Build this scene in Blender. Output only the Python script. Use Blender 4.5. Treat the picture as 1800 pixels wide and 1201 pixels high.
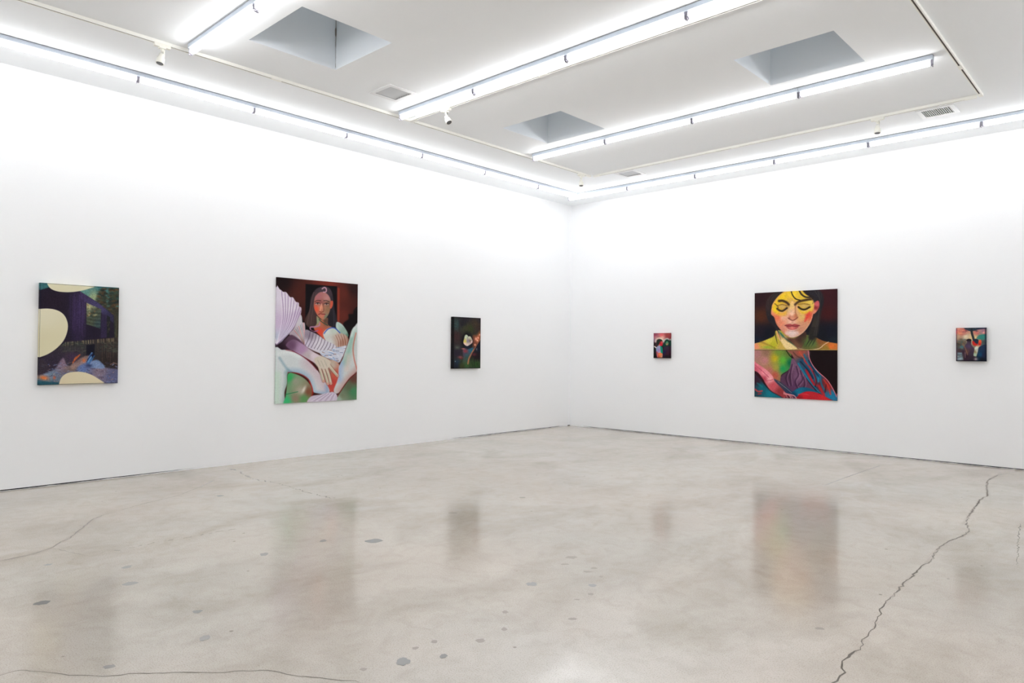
import bpy, bmesh, math, random
import numpy as np
from mathutils import Vector, Matrix, noise

for o in list(bpy.data.objects):
    bpy.data.objects.remove(o)
SC = bpy.context.scene
COL = SC.collection

# ------------------------------------------------------------------ camera
CAM_POS = (8.5843, -10.8626, 1.45)
YAW, PITCH, ROLL = 2.32275668, 0.01399496, 0.00745475
FOCAL_PX = 1232.907
_f = Vector((math.cos(YAW) * math.cos(PITCH), math.sin(YAW) * math.cos(PITCH), math.sin(PITCH)))
_r = Vector((math.sin(YAW), -math.cos(YAW), 0.0))
_u = _r.cross(_f)
_c, _s = math.cos(ROLL), math.sin(ROLL)
_right, _up = _c * _r + _s * _u, -_s * _r + _c * _u
cam_data = bpy.data.cameras.new('camera')
cam = bpy.data.objects.new('camera', cam_data)
COL.objects.link(cam)
m = Matrix((_right, _up, -_f)).transposed().to_4x4()
m.translation = Vector(CAM_POS)
cam.matrix_world = m
cam_data.sensor_fit = 'HORIZONTAL'
cam_data.sensor_width = 36.0
cam_data.lens = FOCAL_PX * 36.0 / 1800.0
cam_data.clip_start = 0.05
cam_data.clip_end = 100
SC.camera = cam

# ------------------------------------------------------------------ world, exposure
world = bpy.data.worlds.new('world')
SC.world = world
world.use_nodes = True
world.node_tree.nodes['Background'].inputs[0].default_value = (0.0, 0.0, 0.0, 1)
world.node_tree.nodes['Background'].inputs[1].default_value = 0.0
SC.view_settings.view_transform = 'Standard'
SC.view_settings.look = 'None'
SC.view_settings.gamma = 1.0
SC.view_settings.use_curve_mapping = False
SC.view_settings.exposure = 0.0
TUBE_STRENGTH = 19.0            # the fluorescent tubes are the only light in the room

SC.cycles.max_bounces = 14           # a white room: let the light bounce on
SC.cycles.diffuse_bounces = 10
HC = 4.3226                     # ceiling height
ROOM_X, ROOM_Y = 10.4, -14.4    # far ends of the room behind the camera


# ------------------------------------------------------------------ helpers
def lin(c):
    return tuple(((v / 255.0) / 12.92 if v <= 10 else ((v / 255.0 + 0.055) / 1.055) ** 2.4) for v in c)


def material(name, rgb, rough=0.5, metallic=0.0, spec=0.5):
    mt = bpy.data.materials.new(name)
    mt.use_nodes = True
    b = mt.node_tree.nodes['Principled BSDF']
    b.inputs['Base Color'].default_value = (*lin(rgb), 1)
    b.inputs['Roughness'].default_value = rough
    b.inputs['Metallic'].default_value = metallic
    b.inputs['Specular IOR Level'].default_value = spec
    return mt


def add_bump(mt, scale, strength, dist=0.01, detail=4.0):
    nt = mt.node_tree
    b = nt.nodes['Principled BSDF']
    tc = nt.nodes.new('ShaderNodeTexCoord')
    n = nt.nodes.new('ShaderNodeTexNoise')
    n.inputs['Scale'].default_value = scale
    n.inputs['Detail'].default_value = detail
    bp = nt.nodes.new('ShaderNodeBump')
    bp.inputs['Strength'].default_value = strength
    bp.inputs['Distance'].default_value = dist
    nt.links.new(tc.outputs['Object'], n.inputs['Vector'])
    nt.links.new(n.outputs['Fac'], bp.inputs['Height'])
    nt.links.new(bp.outputs['Normal'], b.inputs['Normal'])


def box(bm, lo, hi, mtx=None):
    vs = [bm.verts.new((x, y, z)) for x in (lo[0], hi[0]) for y in (lo[1], hi[1]) for z in (lo[2], hi[2])]
    for q in ((0, 1, 3, 2), (4, 6, 7, 5), (0, 4, 5, 1), (2, 3, 7, 6), (0, 2, 6, 4), (1, 5, 7, 3)):
        bm.faces.new([vs[i] for i in q])
    if mtx is not None:
        bmesh.ops.transform(bm, matrix=mtx, verts=vs)
    return vs


def tube(bm, a, b, r, n=12, r2=None, caps=True):
    a, b = Vector(a), Vector(b)
    r2 = r if r2 is None else r2
    d = (b - a).normalized()
    t = Vector((0, 0, 1)) if abs(d.z) < 0.9 else Vector((1, 0, 0))
    u = d.cross(t).normalized()
    v = d.cross(u)
    A, B = [], []
    for i in range(n):
        w = u * math.cos(2 * math.pi * i / n) + v * math.sin(2 * math.pi * i / n)
        A.append(bm.verts.new(a + w * r))
        B.append(bm.verts.new(b + w * r2))
    for i in range(n):
        f = bm.faces.new((A[i], A[(i + 1) % n], B[(i + 1) % n], B[i]))
        f.smooth = True
    if caps:
        bm.faces.new(list(reversed(A)))
        bm.faces.new(B)


def mesh_from(bm, name, mat):
    bmesh.ops.recalc_face_normals(bm, faces=bm.faces)
    me = bpy.data.meshes.new(name)
    bm.to_mesh(me)
    bm.free()
    if mat:
        me.materials.append(mat)
    return me


def obj(name, data, mat=None, parent=None, loc=None):
    if isinstance(data, bmesh.types.BMesh):
        data = mesh_from(data, name, mat)
    o = bpy.data.objects.new(name, data)
    COL.objects.link(o)
    if loc is not None:
        o.location = loc
    if parent:
        o.parent = parent
    return o


def tag(o, label, cat=None, group=None):
    o['label'] = label
    if cat:
        o['category'] = cat
    if group:
        o['group'] = group
    return o


def thing(name, label, cat, loc=(0, 0, 0), group=None):
    o = bpy.data.objects.new(name, None)
    o.empty_display_size = 0.1
    COL.objects.link(o)
    o.location = loc
    return tag(o, label, cat, group)


def struct(o, label=None):
    o['kind'] = 'structure'
    if label:
        o['label'] = label
    return o


# ------------------------------------------------------------------ materials
M_WALL = material('wall_paint', (246, 247, 248), 0.85, spec=0.2)
add_bump(M_WALL, 60, 0.08, 0.002)
M_CEIL = material('ceiling_paint', (246, 249, 251), 0.9, spec=0.15)
add_bump(M_CEIL, 50, 0.06, 0.002)
M_WELL = material('skylight_well_paint', (238, 243, 247), 0.9, spec=0.15)
M_GAP = material('gap_dark', (38, 36, 34), 0.9)
M_HOUSING = material('fixture_enamel', (196, 205, 216), 0.4)
M_SOCKET = material('lampholder', (150, 147, 160), 0.4)
M_TRACK = material('track_cream', (246, 246, 239), 0.45)
M_SLOT = material('track_slot', (92, 84, 76), 0.8)
M_SPOT = material('spot_cream', (240, 239, 230), 0.4)
M_LENS = material('spot_lens', (96, 96, 98), 0.25)
M_VENT = material('vent_enamel', (232, 233, 234), 0.45)
M_DUCT_GAP = material('duct_and_gap_shade', (52, 55, 62), 0.9)  # vent ducts, and the painted shadow gap above the strip lights
M_SLATGREY = material('slat_grey', (206, 209, 212), 0.5)
M_CRACK = material('floor_crack', (124, 118, 111), 0.9, spec=0.1)
M_FINE = material('floor_hairline', (128, 121, 114), 0.16, spec=0.5)
M_PATCH = material('floor_filler', (156, 154, 151), 0.14)


def make_tube_mat():
    mt = bpy.data.materials.new('lit_tube')
    mt.use_nodes = True
    nt = mt.node_tree
    nt.nodes.clear()
    e = nt.nodes.new('ShaderNodeEmission')
    e.inputs[0].default_value = (0.980, 0.983, 1.0, 1)
    e.inputs[1].default_value = TUBE_STRENGTH
    out = nt.nodes.new('ShaderNodeOutputMaterial')
    nt.links.new(e.outputs[0], out.inputs[0])
    return mt


M_TUBE = make_tube_mat()


def make_floor_mat():
    mt = bpy.data.materials.new('polished_concrete')
    mt.use_nodes = True
    nt = mt.node_tree
    N, L = nt.nodes, nt.links
    b = N['Principled BSDF']
    tc = N.new('ShaderNodeTexCoord')

    def nz(scale, detail, rough=0.55, dist=0.0, stretch=None):
        n = N.new('ShaderNodeTexNoise')
        n.inputs['Scale'].default_value = scale
        n.inputs['Detail'].default_value = detail
        n.inputs['Roughness'].default_value = rough
        n.inputs['Distortion'].default_value = dist
        if stretch:
            mp = N.new('ShaderNodeMapping')
            mp.inputs['Scale'].default_value = stretch
            mp.inputs['Rotation'].default_value = (0, 0, 0.6)
            L.new(tc.outputs['Object'], mp.inputs['Vector'])
            L.new(mp.outputs['Vector'], n.inputs['Vector'])
        else:
            L.new(tc.outputs['Object'], n.inputs['Vector'])
        return n

    def ramp(src, stops):
        r = N.new('ShaderNodeValToRGB')
        els = r.color_ramp.elements
        while len(els) < len(stops):
            els.new(0.5)
        for e, (p, c) in zip(els, stops):
            e.position = p
            e.color = (*lin(c), 1)
        L.new(src, r.inputs['Fac'])
        return r

    def mix(mode, fac, a, bb):
        x = N.new('ShaderNodeMix')
        x.data_type = 'RGBA'
        x.blend_type = mode
        if isinstance(fac, (int, float)):
            x.inputs['Factor'].default_value = fac
        else:
            L.new(fac, x.inputs['Factor'])
        L.new(a, x.inputs['A'])
        L.new(bb, x.inputs['B'])
        return x.outputs['Result']

    big = nz(0.33, 4, 0.6, 0.2)
    base = ramp(big.outputs['Fac'], [(0.30, FLOOR_C[0]), (0.5, FLOOR_C[1]), (0.70, FLOOR_C[2])])
    hue = ramp(nz(0.5, 3, 0.5, 0.2).outputs['Fac'], [(0.35, (248, 249, 249)), (0.65, (255, 249, 245))])
    c = mix('MULTIPLY', 0.8, base.outputs['Color'], hue.outputs['Color'])
    cloud = ramp(nz(1.3, 5, 0.58, 0.5, (1.0, 0.6, 1)).outputs['Fac'], [(0.30, (226, 223, 218)), (0.52, (255, 255, 255)), (0.8, (248, 247, 245))])
    c = mix('MULTIPLY', 0.8, c, cloud.outputs['Color'])
    mid = ramp(nz(7.0, 5, 0.65, 0.8).outputs['Fac'], [(0.25, (232, 229, 224)), (0.55, (255, 255, 255))])
    c = mix('MULTIPLY', 0.55, c, mid.outputs['Color'])
    gr = ramp(nz(160.0, 2, 0.6).outputs['Fac'], [(0.3, (218, 214, 208)), (0.5, (255, 255, 255)), (0.75, (255, 252, 248))])
    c = mix('MULTIPLY', 0.9, c, gr.outputs['Color'])
    # dark fine chips
    vor = N.new('ShaderNodeTexVoronoi')
    vor.inputs['Scale'].default_value = 3.2
    vor.inputs['Randomness'].default_value = 1.0
    L.new(tc.outputs['Object'], vor.inputs['Vector'])
    chip = ramp(vor.outputs['Distance'], [(0.0, (140, 134, 128)), (0.028, (150, 146, 140)), (0.04, (255, 255, 255))])
    c = mix('MULTIPLY', 0.55, c, chip.outputs['Color'])
    L.new(c, b.inputs['Base Color'])
    rr = N.new('ShaderNodeMapRange')
    rr.inputs['From Min'].default_value = 0.3
    rr.inputs['From Max'].default_value = 0.7
    rr.inputs['To Min'].default_value = FLOOR_ROUGH[0]
    rr.inputs['To Max'].default_value = FLOOR_ROUGH[1]
    L.new(nz(1.1, 5, 0.6, 0.8).outputs['Fac'], rr.inputs['Value'])
    L.new(rr.outputs['Result'], b.inputs['Roughness'])
    b.inputs['IOR'].default_value = 1.5
    b.inputs['Specular IOR Level'].default_value = FLOOR_SPEC
    bp = N.new('ShaderNodeBump')
    bp.inputs['Strength'].default_value = 0.02
    bp.inputs['Distance'].default_value = 0.01
    L.new(nz(2.6, 4, 0.5, 0.3).outputs['Fac'], bp.inputs['Height'])
    L.new(bp.outputs['Normal'], b.inputs['Normal'])
    return mt


FLOOR_C = [(179, 171, 161), (194, 187, 178), (203, 197, 188)]
FLOOR_ROUGH = (0.12, 0.15)
FLOOR_SPEC = 0.5
M_FLOOR = make_floor_mat()

# ------------------------------------------------------------------ room shell
T = 0.15
bm = bmesh.new()
box(bm, (-T, ROOM_Y - T, -0.2), (ROOM_X + T, T, 0.0))
floor = struct(obj('floor', bm, M_FLOOR), 'polished warm grey concrete floor with cracks')

GAP = 0.015
bm = bmesh.new()
box(bm, (-T, ROOM_Y - T, GAP), (0, T, HC + 1.4))
struct(obj('wall_left', bm, M_WALL), 'white gallery wall with three paintings')
bm = bmesh.new()
box(bm, (0, 0, GAP), (ROOM_X, T, HC + 1.4))
struct(obj('wall_far', bm, M_WALL), 'white gallery wall with a split portrait painting')
bm = bmesh.new()
box(bm, (ROOM_X, ROOM_Y - T, 0), (ROOM_X + T, T, HC + 1.4))
struct(obj('wall_right', bm, M_WALL))
bm = bmesh.new()
box(bm, (0, ROOM_Y - T, 0), (ROOM_X, ROOM_Y, HC + 1.4))
struct(obj('wall_back', bm, M_WALL))

# dark strips in the recess under the walls, painting in its shade
bm = bmesh.new()
box(bm, (-T, ROOM_Y, 0.0), (-0.02, 0.0, GAP))
struct(obj('shadow_gap_left', bm, M_GAP), 'dark shadow gap under the wall')
bm = bmesh.new()
box(bm, (-0.02, 0.02, 0.0), (ROOM_X, T, GAP))
struct(obj('shadow_gap_far', bm, M_GAP), 'dark shadow gap under the wall')


def gap_filler(name, prof, axis):
    """plaster fill closing the gap, its height following prof = [(along, height)]"""
    bm = bmesh.new()
    rnd = random.Random(4)
    pts = []
    for (a0, h0), (a1, h1) in zip(prof, prof[1:]):
        n = max(2, int(abs(a1 - a0) / 0.06))
        for i in range(n):
            t = i / n
            h = h0 + (h1 - h0) * t
            pts.append((a0 + (a1 - a0) * t, max(0.0004, min(GAP, h + (rnd.uniform(-.002, .002) if h < GAP * .98 else 0)))))
    rows = []
    for a, h in pts:
        if axis == 'y':
            rows.append([bm.verts.new(p) for p in ((0.0, a, 0), (0.0, a, h), (-0.02, a, h))])
        else:
            rows.append([bm.verts.new(p) for p in ((a, 0.0, 0), (a, 0.0, h), (a, 0.02, h))])
    for p, q in zip(rows, rows[1:]):
        bm.faces.new((p[0], p[1], q[1], q[0]))
        bm.faces.new((p[1], p[2], q[2], q[1]))
    return struct(obj(name, bm, M_WALL))


gap_filler('trim_1', [(ROOM_Y, 0.0), (-9.2, 0.001), (-8.4, 0.003), (-7.6, 0.008), (-7.1, GAP), (-3.2, GAP), (-2.9, 0.007), (-2.0, 0.003), (-0.4, 0.003), (-0.15, GAP), (0.0, GAP)], 'y')
gap_filler('trim_2', [(0.0, GAP), (0.25, GAP), (0.5, 0.005), (1.5, 0.002), (3.0, 0.003), (4.5, 0.005), (6.0, 0.004), (8.0, 0.002), (ROOM_X, 0.002)], 'x')

# ceiling with the skylight and vent openings
SKY = [(2.365, 3.305, -7.82, -6.89), (2.345, 3.305, -4.40, -3.50), (5.485, 6.425, -4.40, -3.515)]
VENT = [(2.138, 2.428, -6.240, -5.953), (2.142, 2.419, -1.515, -1.243), (6.462, 6.755, -1.547, -1.284)]
holes = SKY + VENT
xs = sorted({0.0, ROOM_X, *[h[0] for h in holes], *[h[1] for h in holes]})
ys = sorted({ROOM_Y, 0.0, *[h[2] for h in holes], *[h[3] for h in holes]})
bm = bmesh.new()
grid = {(i, j): bm.verts.new((x, y, HC)) for i, x in enumerate(xs) for j, y in enumerate(ys)}
for i in range(len(xs) - 1):
    for j in range(len(ys) - 1):
        cx, cy = (xs[i] + xs[i + 1]) / 2, (ys[j] + ys[j + 1]) / 2
        if any(h[0] < cx < h[1] and h[2] < cy < h[3] for h in holes):
            continue
        bm.faces.new((grid[i, j], grid[i, j + 1], grid[i + 1, j + 1], grid[i + 1, j]))
me = bpy.data.meshes.new('ceiling')
bm.to_mesh(me)
bm.free()
me.materials.append(M_CEIL)
ceiling = struct(obj('ceiling', me), 'white plaster ceiling with square skylight wells')


def open_box(bm, h, z0, z1):
    x0, x1, y0, y1 = h
    lo = [bm.verts.new(p) for p in ((x0, y0, z0), (x1, y0, z0), (x1, y1, z0), (x0, y1, z0))]
    hi = [bm.verts.new(p) for p in ((x0, y0, z1), (x1, y0, z1), (x1, y1, z1), (x0, y1, z1))]
    for i in range(4):
        bm.faces.new((lo[i], lo[(i + 1) % 4], hi[(i + 1) % 4], hi[i]))
    bm.faces.new(hi)


for k, h in enumerate(SKY):
    bm = bmesh.new()
    open_box(bm, h, HC, HC + 1.15)
    me = bpy.data.meshes.new('skylight_well')
    bm.to_mesh(me)
    bm.free()
    me.materials.append(M_WELL)
    w = obj('skylight_well', me, parent=ceiling)
    w['label'] = ['covered square skylight well with a cracked corner seam', 'covered square skylight well above the strip light end',
                  'covered square skylight well above the middle of the strip row'][k]
    if k == 0:
        rnd = random.Random(2)
        bm = bmesh.new()
        x, y = h[0] + 0.003, h[3] - 0.003
        prev = None
        for i in range(24):
            z = HC + 0.02 + i * 0.026
            wd = (0.0012 + (0.002 if i > 8 else 0) + (0.007 if 13 <= i <= 15 else 0) + rnd.uniform(0, .0015))
            cur = (bm.verts.new((x + wd, y, z)), bm.verts.new((x, y, z)), bm.verts.new((x, y - wd, z)))
            if prev:
                bm.faces.new((prev[0], prev[1], cur[1], cur[0]))
                bm.faces.new((prev[1], prev[2], cur[2], cur[1]))
            prev = cur
        obj('corner_crack', bm, material('seam_dark', (150, 143, 136), 0.9), w)

# ------------------------------------------------------------------ floor cracks and filler patches
CR_MAIN = [(7.497, -7.664), (7.501, -7.617), (7.5, -7.527), (7.507, -7.474), (7.468, -7.398), (7.459, -7.323), (7.462, -7.233), (7.478, -7.164), (7.451, -7.058), (7.445, -6.925), (7.443, -6.802), (7.407, -6.635), (7.378, -6.397), (7.377, -6.185), (7.36, -5.943), (7.36, -5.756), (7.345, -5.434), (7.367, -5.154), (7.334, -5.03), (7.319, -4.751), (7.33, -4.544), (7.386, -4.222), (7.372, -4.012), (7.295, -3.671), (7.261, -3.28), (7.231, -2.84), (7.202, -2.5), (7.224, -2.211), (7.135, -1.737), (7.056, -1.143), (7.078, -0.697), (7.182, -0.297), (7.209, -0.03)]
CR_MAIN = [(7.40, -8.9), (7.47, -8.5), (7.43, -8.1), (7.48, -7.85)] + CR_MAIN
CR_LEFT = [(2.95, -10.2), (2.837, -9.837), (2.793, -9.738), (2.779, -9.664), (2.754, -9.549), (2.718, -9.491), (2.652, -9.392), (2.531, -9.315), (2.482, -9.241), (2.339, -9.167), (2.199, -9.078), (1.944, -8.938), (1.812, -8.802), (1.759, -8.686)]
CR_LEFT2 = [(1.759, -8.686), (1.641, -8.508), (1.541, -8.29), (1.47, -8.09), (1.352, -7.922), (1.17, -7.721), (0.861, -7.407)]
CR_NEAR = [(4.79, -10.6), (4.805, -10.166), (4.808, -10.122), (4.807, -10.052), (4.879, -9.997), (5.025, -9.912), (5.084, -9.855), (5.148, -9.807), (5.215, -9.701), (5.301, -9.617), (5.371, -9.536), (5.475, -9.441), (5.531, -9.361), (5.606, -9.28), (5.665, -9.251), (5.733, -9.228), (5.837, -9.155), (5.931, -9.105), (5.973, -9.063), (6.017, -9.058), (6.076, -9.064)]
CR_FINE = [(7.646, -3.436), (7.71, -3.999), (7.764, -4.483), (7.826, -4.962)]
CR_LINE = [(5.821, -2.881), (5.822, -1.974), (5.845, -0.876)]
CR_BR = [(2.683, -9.399), (2.914, -9.335), (3.06, -9.284)]
CR_FAR = [(0.178, -6.949), (0.566, -6.977), (1.114, -7.096), (1.534, -7.022), (2.218, -7.05), (2.655, -7.038)]
CR_DOT = [(3.056, -9.217), (3.078, -9.048), (3.038, -8.773), (3.082, -8.605), (3.068, -8.355), (3.085, -8.103)]


def crack(pts, width, mat, label, seed, jag=0.008, z=0.0006, gaps=0.0):
    rnd = random.Random(seed)
    P = []
    for a, b in zip(pts, pts[1:]):
        a, b = Vector((*a, 0)), Vector((*b, 0))
        L = (b - a).length
        n = max(1, int(L / 0.03))
        d = (b - a).normalized()
        nn = Vector((-d.y, d.x, 0))
        for i in range(n):
            P.append(a.lerp(b, i / n) + nn * rnd.uniform(-jag, jag) * (0 if i == 0 else 1))
    P.append(Vector((*pts[-1], 0)))
    bm = bmesh.new()
    prev = None
    off = rnd.uniform(0, 50)
    for i, p in enumerate(P):
        d = (P[min(i + 1, len(P) - 1)] - P[max(i - 1, 0)]).normalized()
        nn = Vector((-d.y, d.x, 0))
        end = min(1.0, i / 3, (len(P) - 1 - i) / 3)
        far = 1.0 + 0.9 * min(1.0, max(0.0, ((p - Vector((8.58, -10.86, 0))).length - 4.5) / 5.0))   # the crack opens up away from the entrance
        w = width * far * (0.35 + 0.9 * abs(noise.noise(Vector((i * 0.31, off, 0)))) * 1.6) * max(0.1, end)
        cur = (bm.verts.new((p.x + nn.x * w / 2, p.y + nn.y * w / 2, z)), bm.verts.new((p.x - nn.x * w / 2, p.y - nn.y * w / 2, z)))
        if prev and rnd.random() >= gaps:
            bm.faces.new((prev[0], prev[1], cur[1], cur[0]))
        prev = cur
    for v in [v for v in bm.verts if not v.link_faces]:
        bm.verts.remove(v)
    o = obj('floor_crack', bm, mat, floor)
    o['label'] = label
    return o


crack(CR_MAIN, 0.0095, M_CRACK, 'long jagged crack across the concrete floor', 1, 0.011)
crack(CR_LEFT, 0.0075, M_CRACK, 'jagged crack running towards the wall', 2)
crack(CR_LEFT2, 0.006, M_FINE, 'hairline crack running on to the wall', 3)
crack(CR_NEAR, 0.0065, M_CRACK, 'wandering crack in the concrete', 4, 0.006)
crack(CR_FINE, 0.006, M_FINE, 'hairline crack beside the long crack', 5)
crack(CR_LINE, 0.005, M_FINE, 'straight hairline in the concrete', 6, 0.002)
crack(CR_BR, 0.004, M_FINE, 'branch hairline crack', 7)
crack(CR_FAR, 0.008, M_FINE, 'broken hairline near the wall', 8, 0.02, gaps=0.35)
crack(CR_DOT, 0.010, M_FINE, 'dotted worn line in the concrete', 9, 0.015, gaps=0.45)

PATCH = [(3.906, -9.755, 0.038, 0.039), (3.54, -9.192, 0.03, 0.036), (3.907, -9.288, 0.041, 0.035), (3.909, -8.413, 0.029, 0.038), (4.668, -9.2, 0.025, 0.027), (5.048, -9.323, 0.026, 0.034), (3.113, -9.534, 0.024, 0.022), (1.742, -7.747, 0.037, 0.032), (3.895, -7.934, 0.025, 0.036), (5.059, -9.759, 0.026, 0.022), (4.173, -7.655, 0.066, 0.059), (5.683, -7.565, 0.034, 0.035), (5.971, -7.319, 0.023, 0.026), (5.978, -8.8, 0.032, 0.039), (5.912, -8.975, 0.017, 0.017), (6.066, -8.63, 0.017, 0.023), (5.911, -8.555, 0.017, 0.019), (5.902, -8.667, 0.016, 0.018), (6.056, -7.452, 0.019, 0.02), (6.05, -8.196, 0.016, 0.023), (6.064, -8.384, 0.023, 0.023), (5.77, -7.03, 0.021, 0.02), (5.784, -7.124, 0.03, 0.019), (3.912, -6.622, 0.04, 0.036), (3.904, -5.689, 0.031, 0.033), (5.909, -7.145, 0.012, 0.019), (6.054, -7.583, 0.016, 0.011), (5.889, -8.019, 0.018, 0.024), (6.219, -7.836, 0.025, 0.016), (5.509, -6.944, 0.038, 0.033), (5.574, -7.102, 0.028, 0.016), (7.236, -7.032, 0.022, 0.02)]
DARK_PATCH = {0, 4, 10, 13, 15}
M_PATCH2 = material('floor_filler_dark', (138, 137, 135), 0.14)
M_PATCH3 = material('floor_scar', (162, 154, 145), 0.14)
rnd = random.Random(11)
for k, (x, y, a, b) in enumerate(PATCH):
    bm = bmesh.new()
    n = 14
    rot = YAW - math.pi / 2
    vs = []
    for i in range(n):
        t = 2 * math.pi * i / n
        r = 1 + rnd.uniform(-0.22, 0.22)
        u, v = a * r * math.cos(t), b * r * math.sin(t)
        vs.append(bm.verts.new((x + u * math.cos(rot) - v * math.sin(rot), y + u * math.sin(rot) + v * math.cos(rot), 0.0009)))
    bm.faces.new(vs)
    obj('filler_patch', bm, M_PATCH2 if k in DARK_PATCH else (M_PATCH if k < 14 else M_PATCH3), floor)

# ------------------------------------------------------------------ fluorescent strip lights
LEN = 1.276
TUBE_DROP, TUBE_R = 0.077, 0.0235
HW, HH = 0.032, 0.051


def fixture_meshes():
    L = LEN
    bm = bmesh.new()                                  # folded sheet housing, 2 mm shy of the ceiling
    prof = [(-HW, -0.004), (-HW, -HH + 0.008), (-HW * 0.55, -HH), (HW * 0.55, -HH), (HW, -HH + 0.008), (HW, -0.004)]
    A = [bm.verts.new((0.001, y, z)) for y, z in prof]
    B = [bm.verts.new((L - 0.001, y, z)) for y, z in prof]
    for i in range(len(prof)):
        j = (i + 1) % len(prof)
        bm.faces.new((A[i], A[j], B[j], B[i]))
    bm.faces.new(A)
    bm.faces.new(list(reversed(B)))
    housing = mesh_from(bm, 'housing', M_HOUSING)
    bm = bmesh.new()
    tube(bm, (0.032, 0, -TUBE_DROP), (L - 0.032, 0, -TUBE_DROP), TUBE_R, 10)
    tb = mesh_from(bm, 'tube', M_TUBE)
    bm = bmesh.new()                                  # lampholder: upright plate with a rounded foot and a side tab
    box(bm, (0.004, -0.0235, -TUBE_DROP - 0.014), (0.018, 0.0235, -HH + 0.002))
    tube(bm, (0.004, 0, -TUBE_DROP - 0.012), (0.022, 0, -TUBE_DROP - 0.012), 0.014, 10)
    box(bm, (0.006, -0.026, -TUBE_DROP - 0.030), (0.014, 0.006, -TUBE_DROP - 0.022))
    sock = mesh_from(bm, 'lampholder', M_SOCKET)
    bm = bmesh.new()                                  # thin dark strip painting in the shadow gap between housing and ceiling
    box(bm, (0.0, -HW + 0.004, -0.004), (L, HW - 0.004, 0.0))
    gap_shade = mesh_from(bm, 'gap_shade_strip', M_DUCT_GAP)
    return housing, tb, sock, gap_shade


FX = fixture_meshes()
ORD = ['first', 'second', 'third', 'fourth', 'fifth', 'sixth', 'seventh', 'eighth', 'ninth', 'tenth']


def strip(origin, axis, n, group, where, first=None):
    """row of n fixtures; axis 'x' runs along +x from origin, 'y' along -y"""
    for k in range(n):
        if axis == 'x':
            loc, rz = (origin[0] + k * LEN, origin[1], HC), 0.0
        else:
            loc, rz = (origin[0], origin[1] - k * LEN * 0.9935, HC), -math.pi / 2
        t = thing('strip_light', 'white fluorescent strip light, %s %s' % (ORD[k], where), 'strip light', loc, group)
        t.rotation_euler = (0, 0, rz)
        if k == 0 and first is not None:          # a shorter unit butts against the crossing row
            t.location.y = first
            t.scale.x = (origin[1] - LEN * 0.9935 - first) / -LEN
        obj('housing', FX[0], parent=t)
        obj('lit_tube', FX[1], parent=t)['label'] = 'glowing white tube'
        obj('lampholder', FX[2], parent=t)
        s2 = obj('lampholder', FX[2], parent=t)
        s2.location = (LEN, 0, 0)
        s2.rotation_euler = (0, 0, math.pi)
        obj('gap_shade_strip', FX[3], parent=t)


strip((0.768, -0.625), 'y', 10, 'strip lights along the wall of three paintings', 'from the room corner along the wall of three paintings', -0.835)
strip((0.565, -0.79), 'x', 7, 'strip lights along the split portrait wall', 'from the room corner along the split portrait wall')
strip((1.85, -3.235), 'x', 4, 'strip lights beside the two skylights', 'from its track end in the row beside two skylights')
strip((1.85, -5.655), 'x', 4, 'strip lights with a parallel track', 'from the vent in the row with a parallel track')
strip((1.865, -8.14), 'x', 4, 'strip lights beside the cracked skylight', 'in the row beside the cracked skylight')
strip((1.865, -10.58), 'x', 4, 'strip lights in the added rear row', 'in the unseen rear ceiling row added for light')  # unseen row, added to light the room
strip((1.865, -13.0), 'x', 4, 'strip lights in the added last row', 'in the unseen last ceiling row added for light')  # another added row, out of view, there for its light
strip((8.62, -1.6), 'y', 9, 'added strip lights along the open side', 'in the unseen row added for light along the open side')  # out-of-view row, added for the room's lighting

# ------------------------------------------------------------------ lighting tracks
TW, TH = 0.036, 0.030


def track(a, b, label, connectors=(), slot_ext=0.0):
    a, b = Vector((*a, HC)), Vector((*b, HC))
    d = (b - a)
    L = d.length
    ang = math.atan2(d.y, d.x)
    t = thing('lighting_track', label, 'lighting track', a, 'ceiling lighting tracks')
    t.rotation_euler = (0, 0, ang)
    bm = bmesh.new()
    s = 0.0075                                        # U profile with an open slot in the underside
    prof = [(-TW / 2, 0), (-TW / 2, -TH), (-s, -TH), (-s, -0.012), (s, -0.012), (s, -TH), (TW / 2, -TH), (TW / 2, 0)]
    A = [bm.verts.new((0, y, z)) for y, z in prof]
    B = [bm.verts.new((L, y, z)) for y, z in prof]
    for i in range(len(prof) - 1):
        bm.faces.new((A[i], A[i + 1], B[i + 1], B[i]))
    for R_ in (A, B):
        bm.faces.new((R_[0], R_[1], R_[2], R_[3]))
        bm.faces.new((R_[4], R_[5], R_[6], R_[7]))
        bm.faces.new((R_[0], R_[3], R_[4], R_[7]))
    obj('rail', bm, M_TRACK, t)
    bm = bmesh.new()
    box(bm, (0.004, -s + 0.0005, -TH + 0.003), (L - 0.004, s - 0.0005, -0.0125))
    obj('conductor_slot', bm, M_SLOT, t)
    for c in connectors:
        bm = bmesh.new()
        box(bm, (c - 0.055, -TW / 2 - 0.002, -TH - 0.002), (c + 0.055, TW / 2 + 0.002, -0.001))
        obj('connector', bm, M_TRACK, t)
    return t


track((1.728, -13.2), (1.728, -1.70), 'cream lighting track along the wall of three paintings', [13.2 - 7.20, 13.2 - 5.47, 13.2 - 1.70 - 0.05])
track((1.80, -1.665), (7.04, -1.735), 'cream lighting track along the split portrait wall', [0.03, 2.42, 5.20])
track((7.095, -1.74), (7.095, -13.2), 'cream lighting track on the open side, showing its dark slot', [0.05, 1.06, 3.5])
track((1.75, -5.415), (7.07, -5.415), 'cream lighting track beside a parallel row of strip lights', [0.04, 2.15, 5.2])

# ------------------------------------------------------------------ track spotlights


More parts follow.
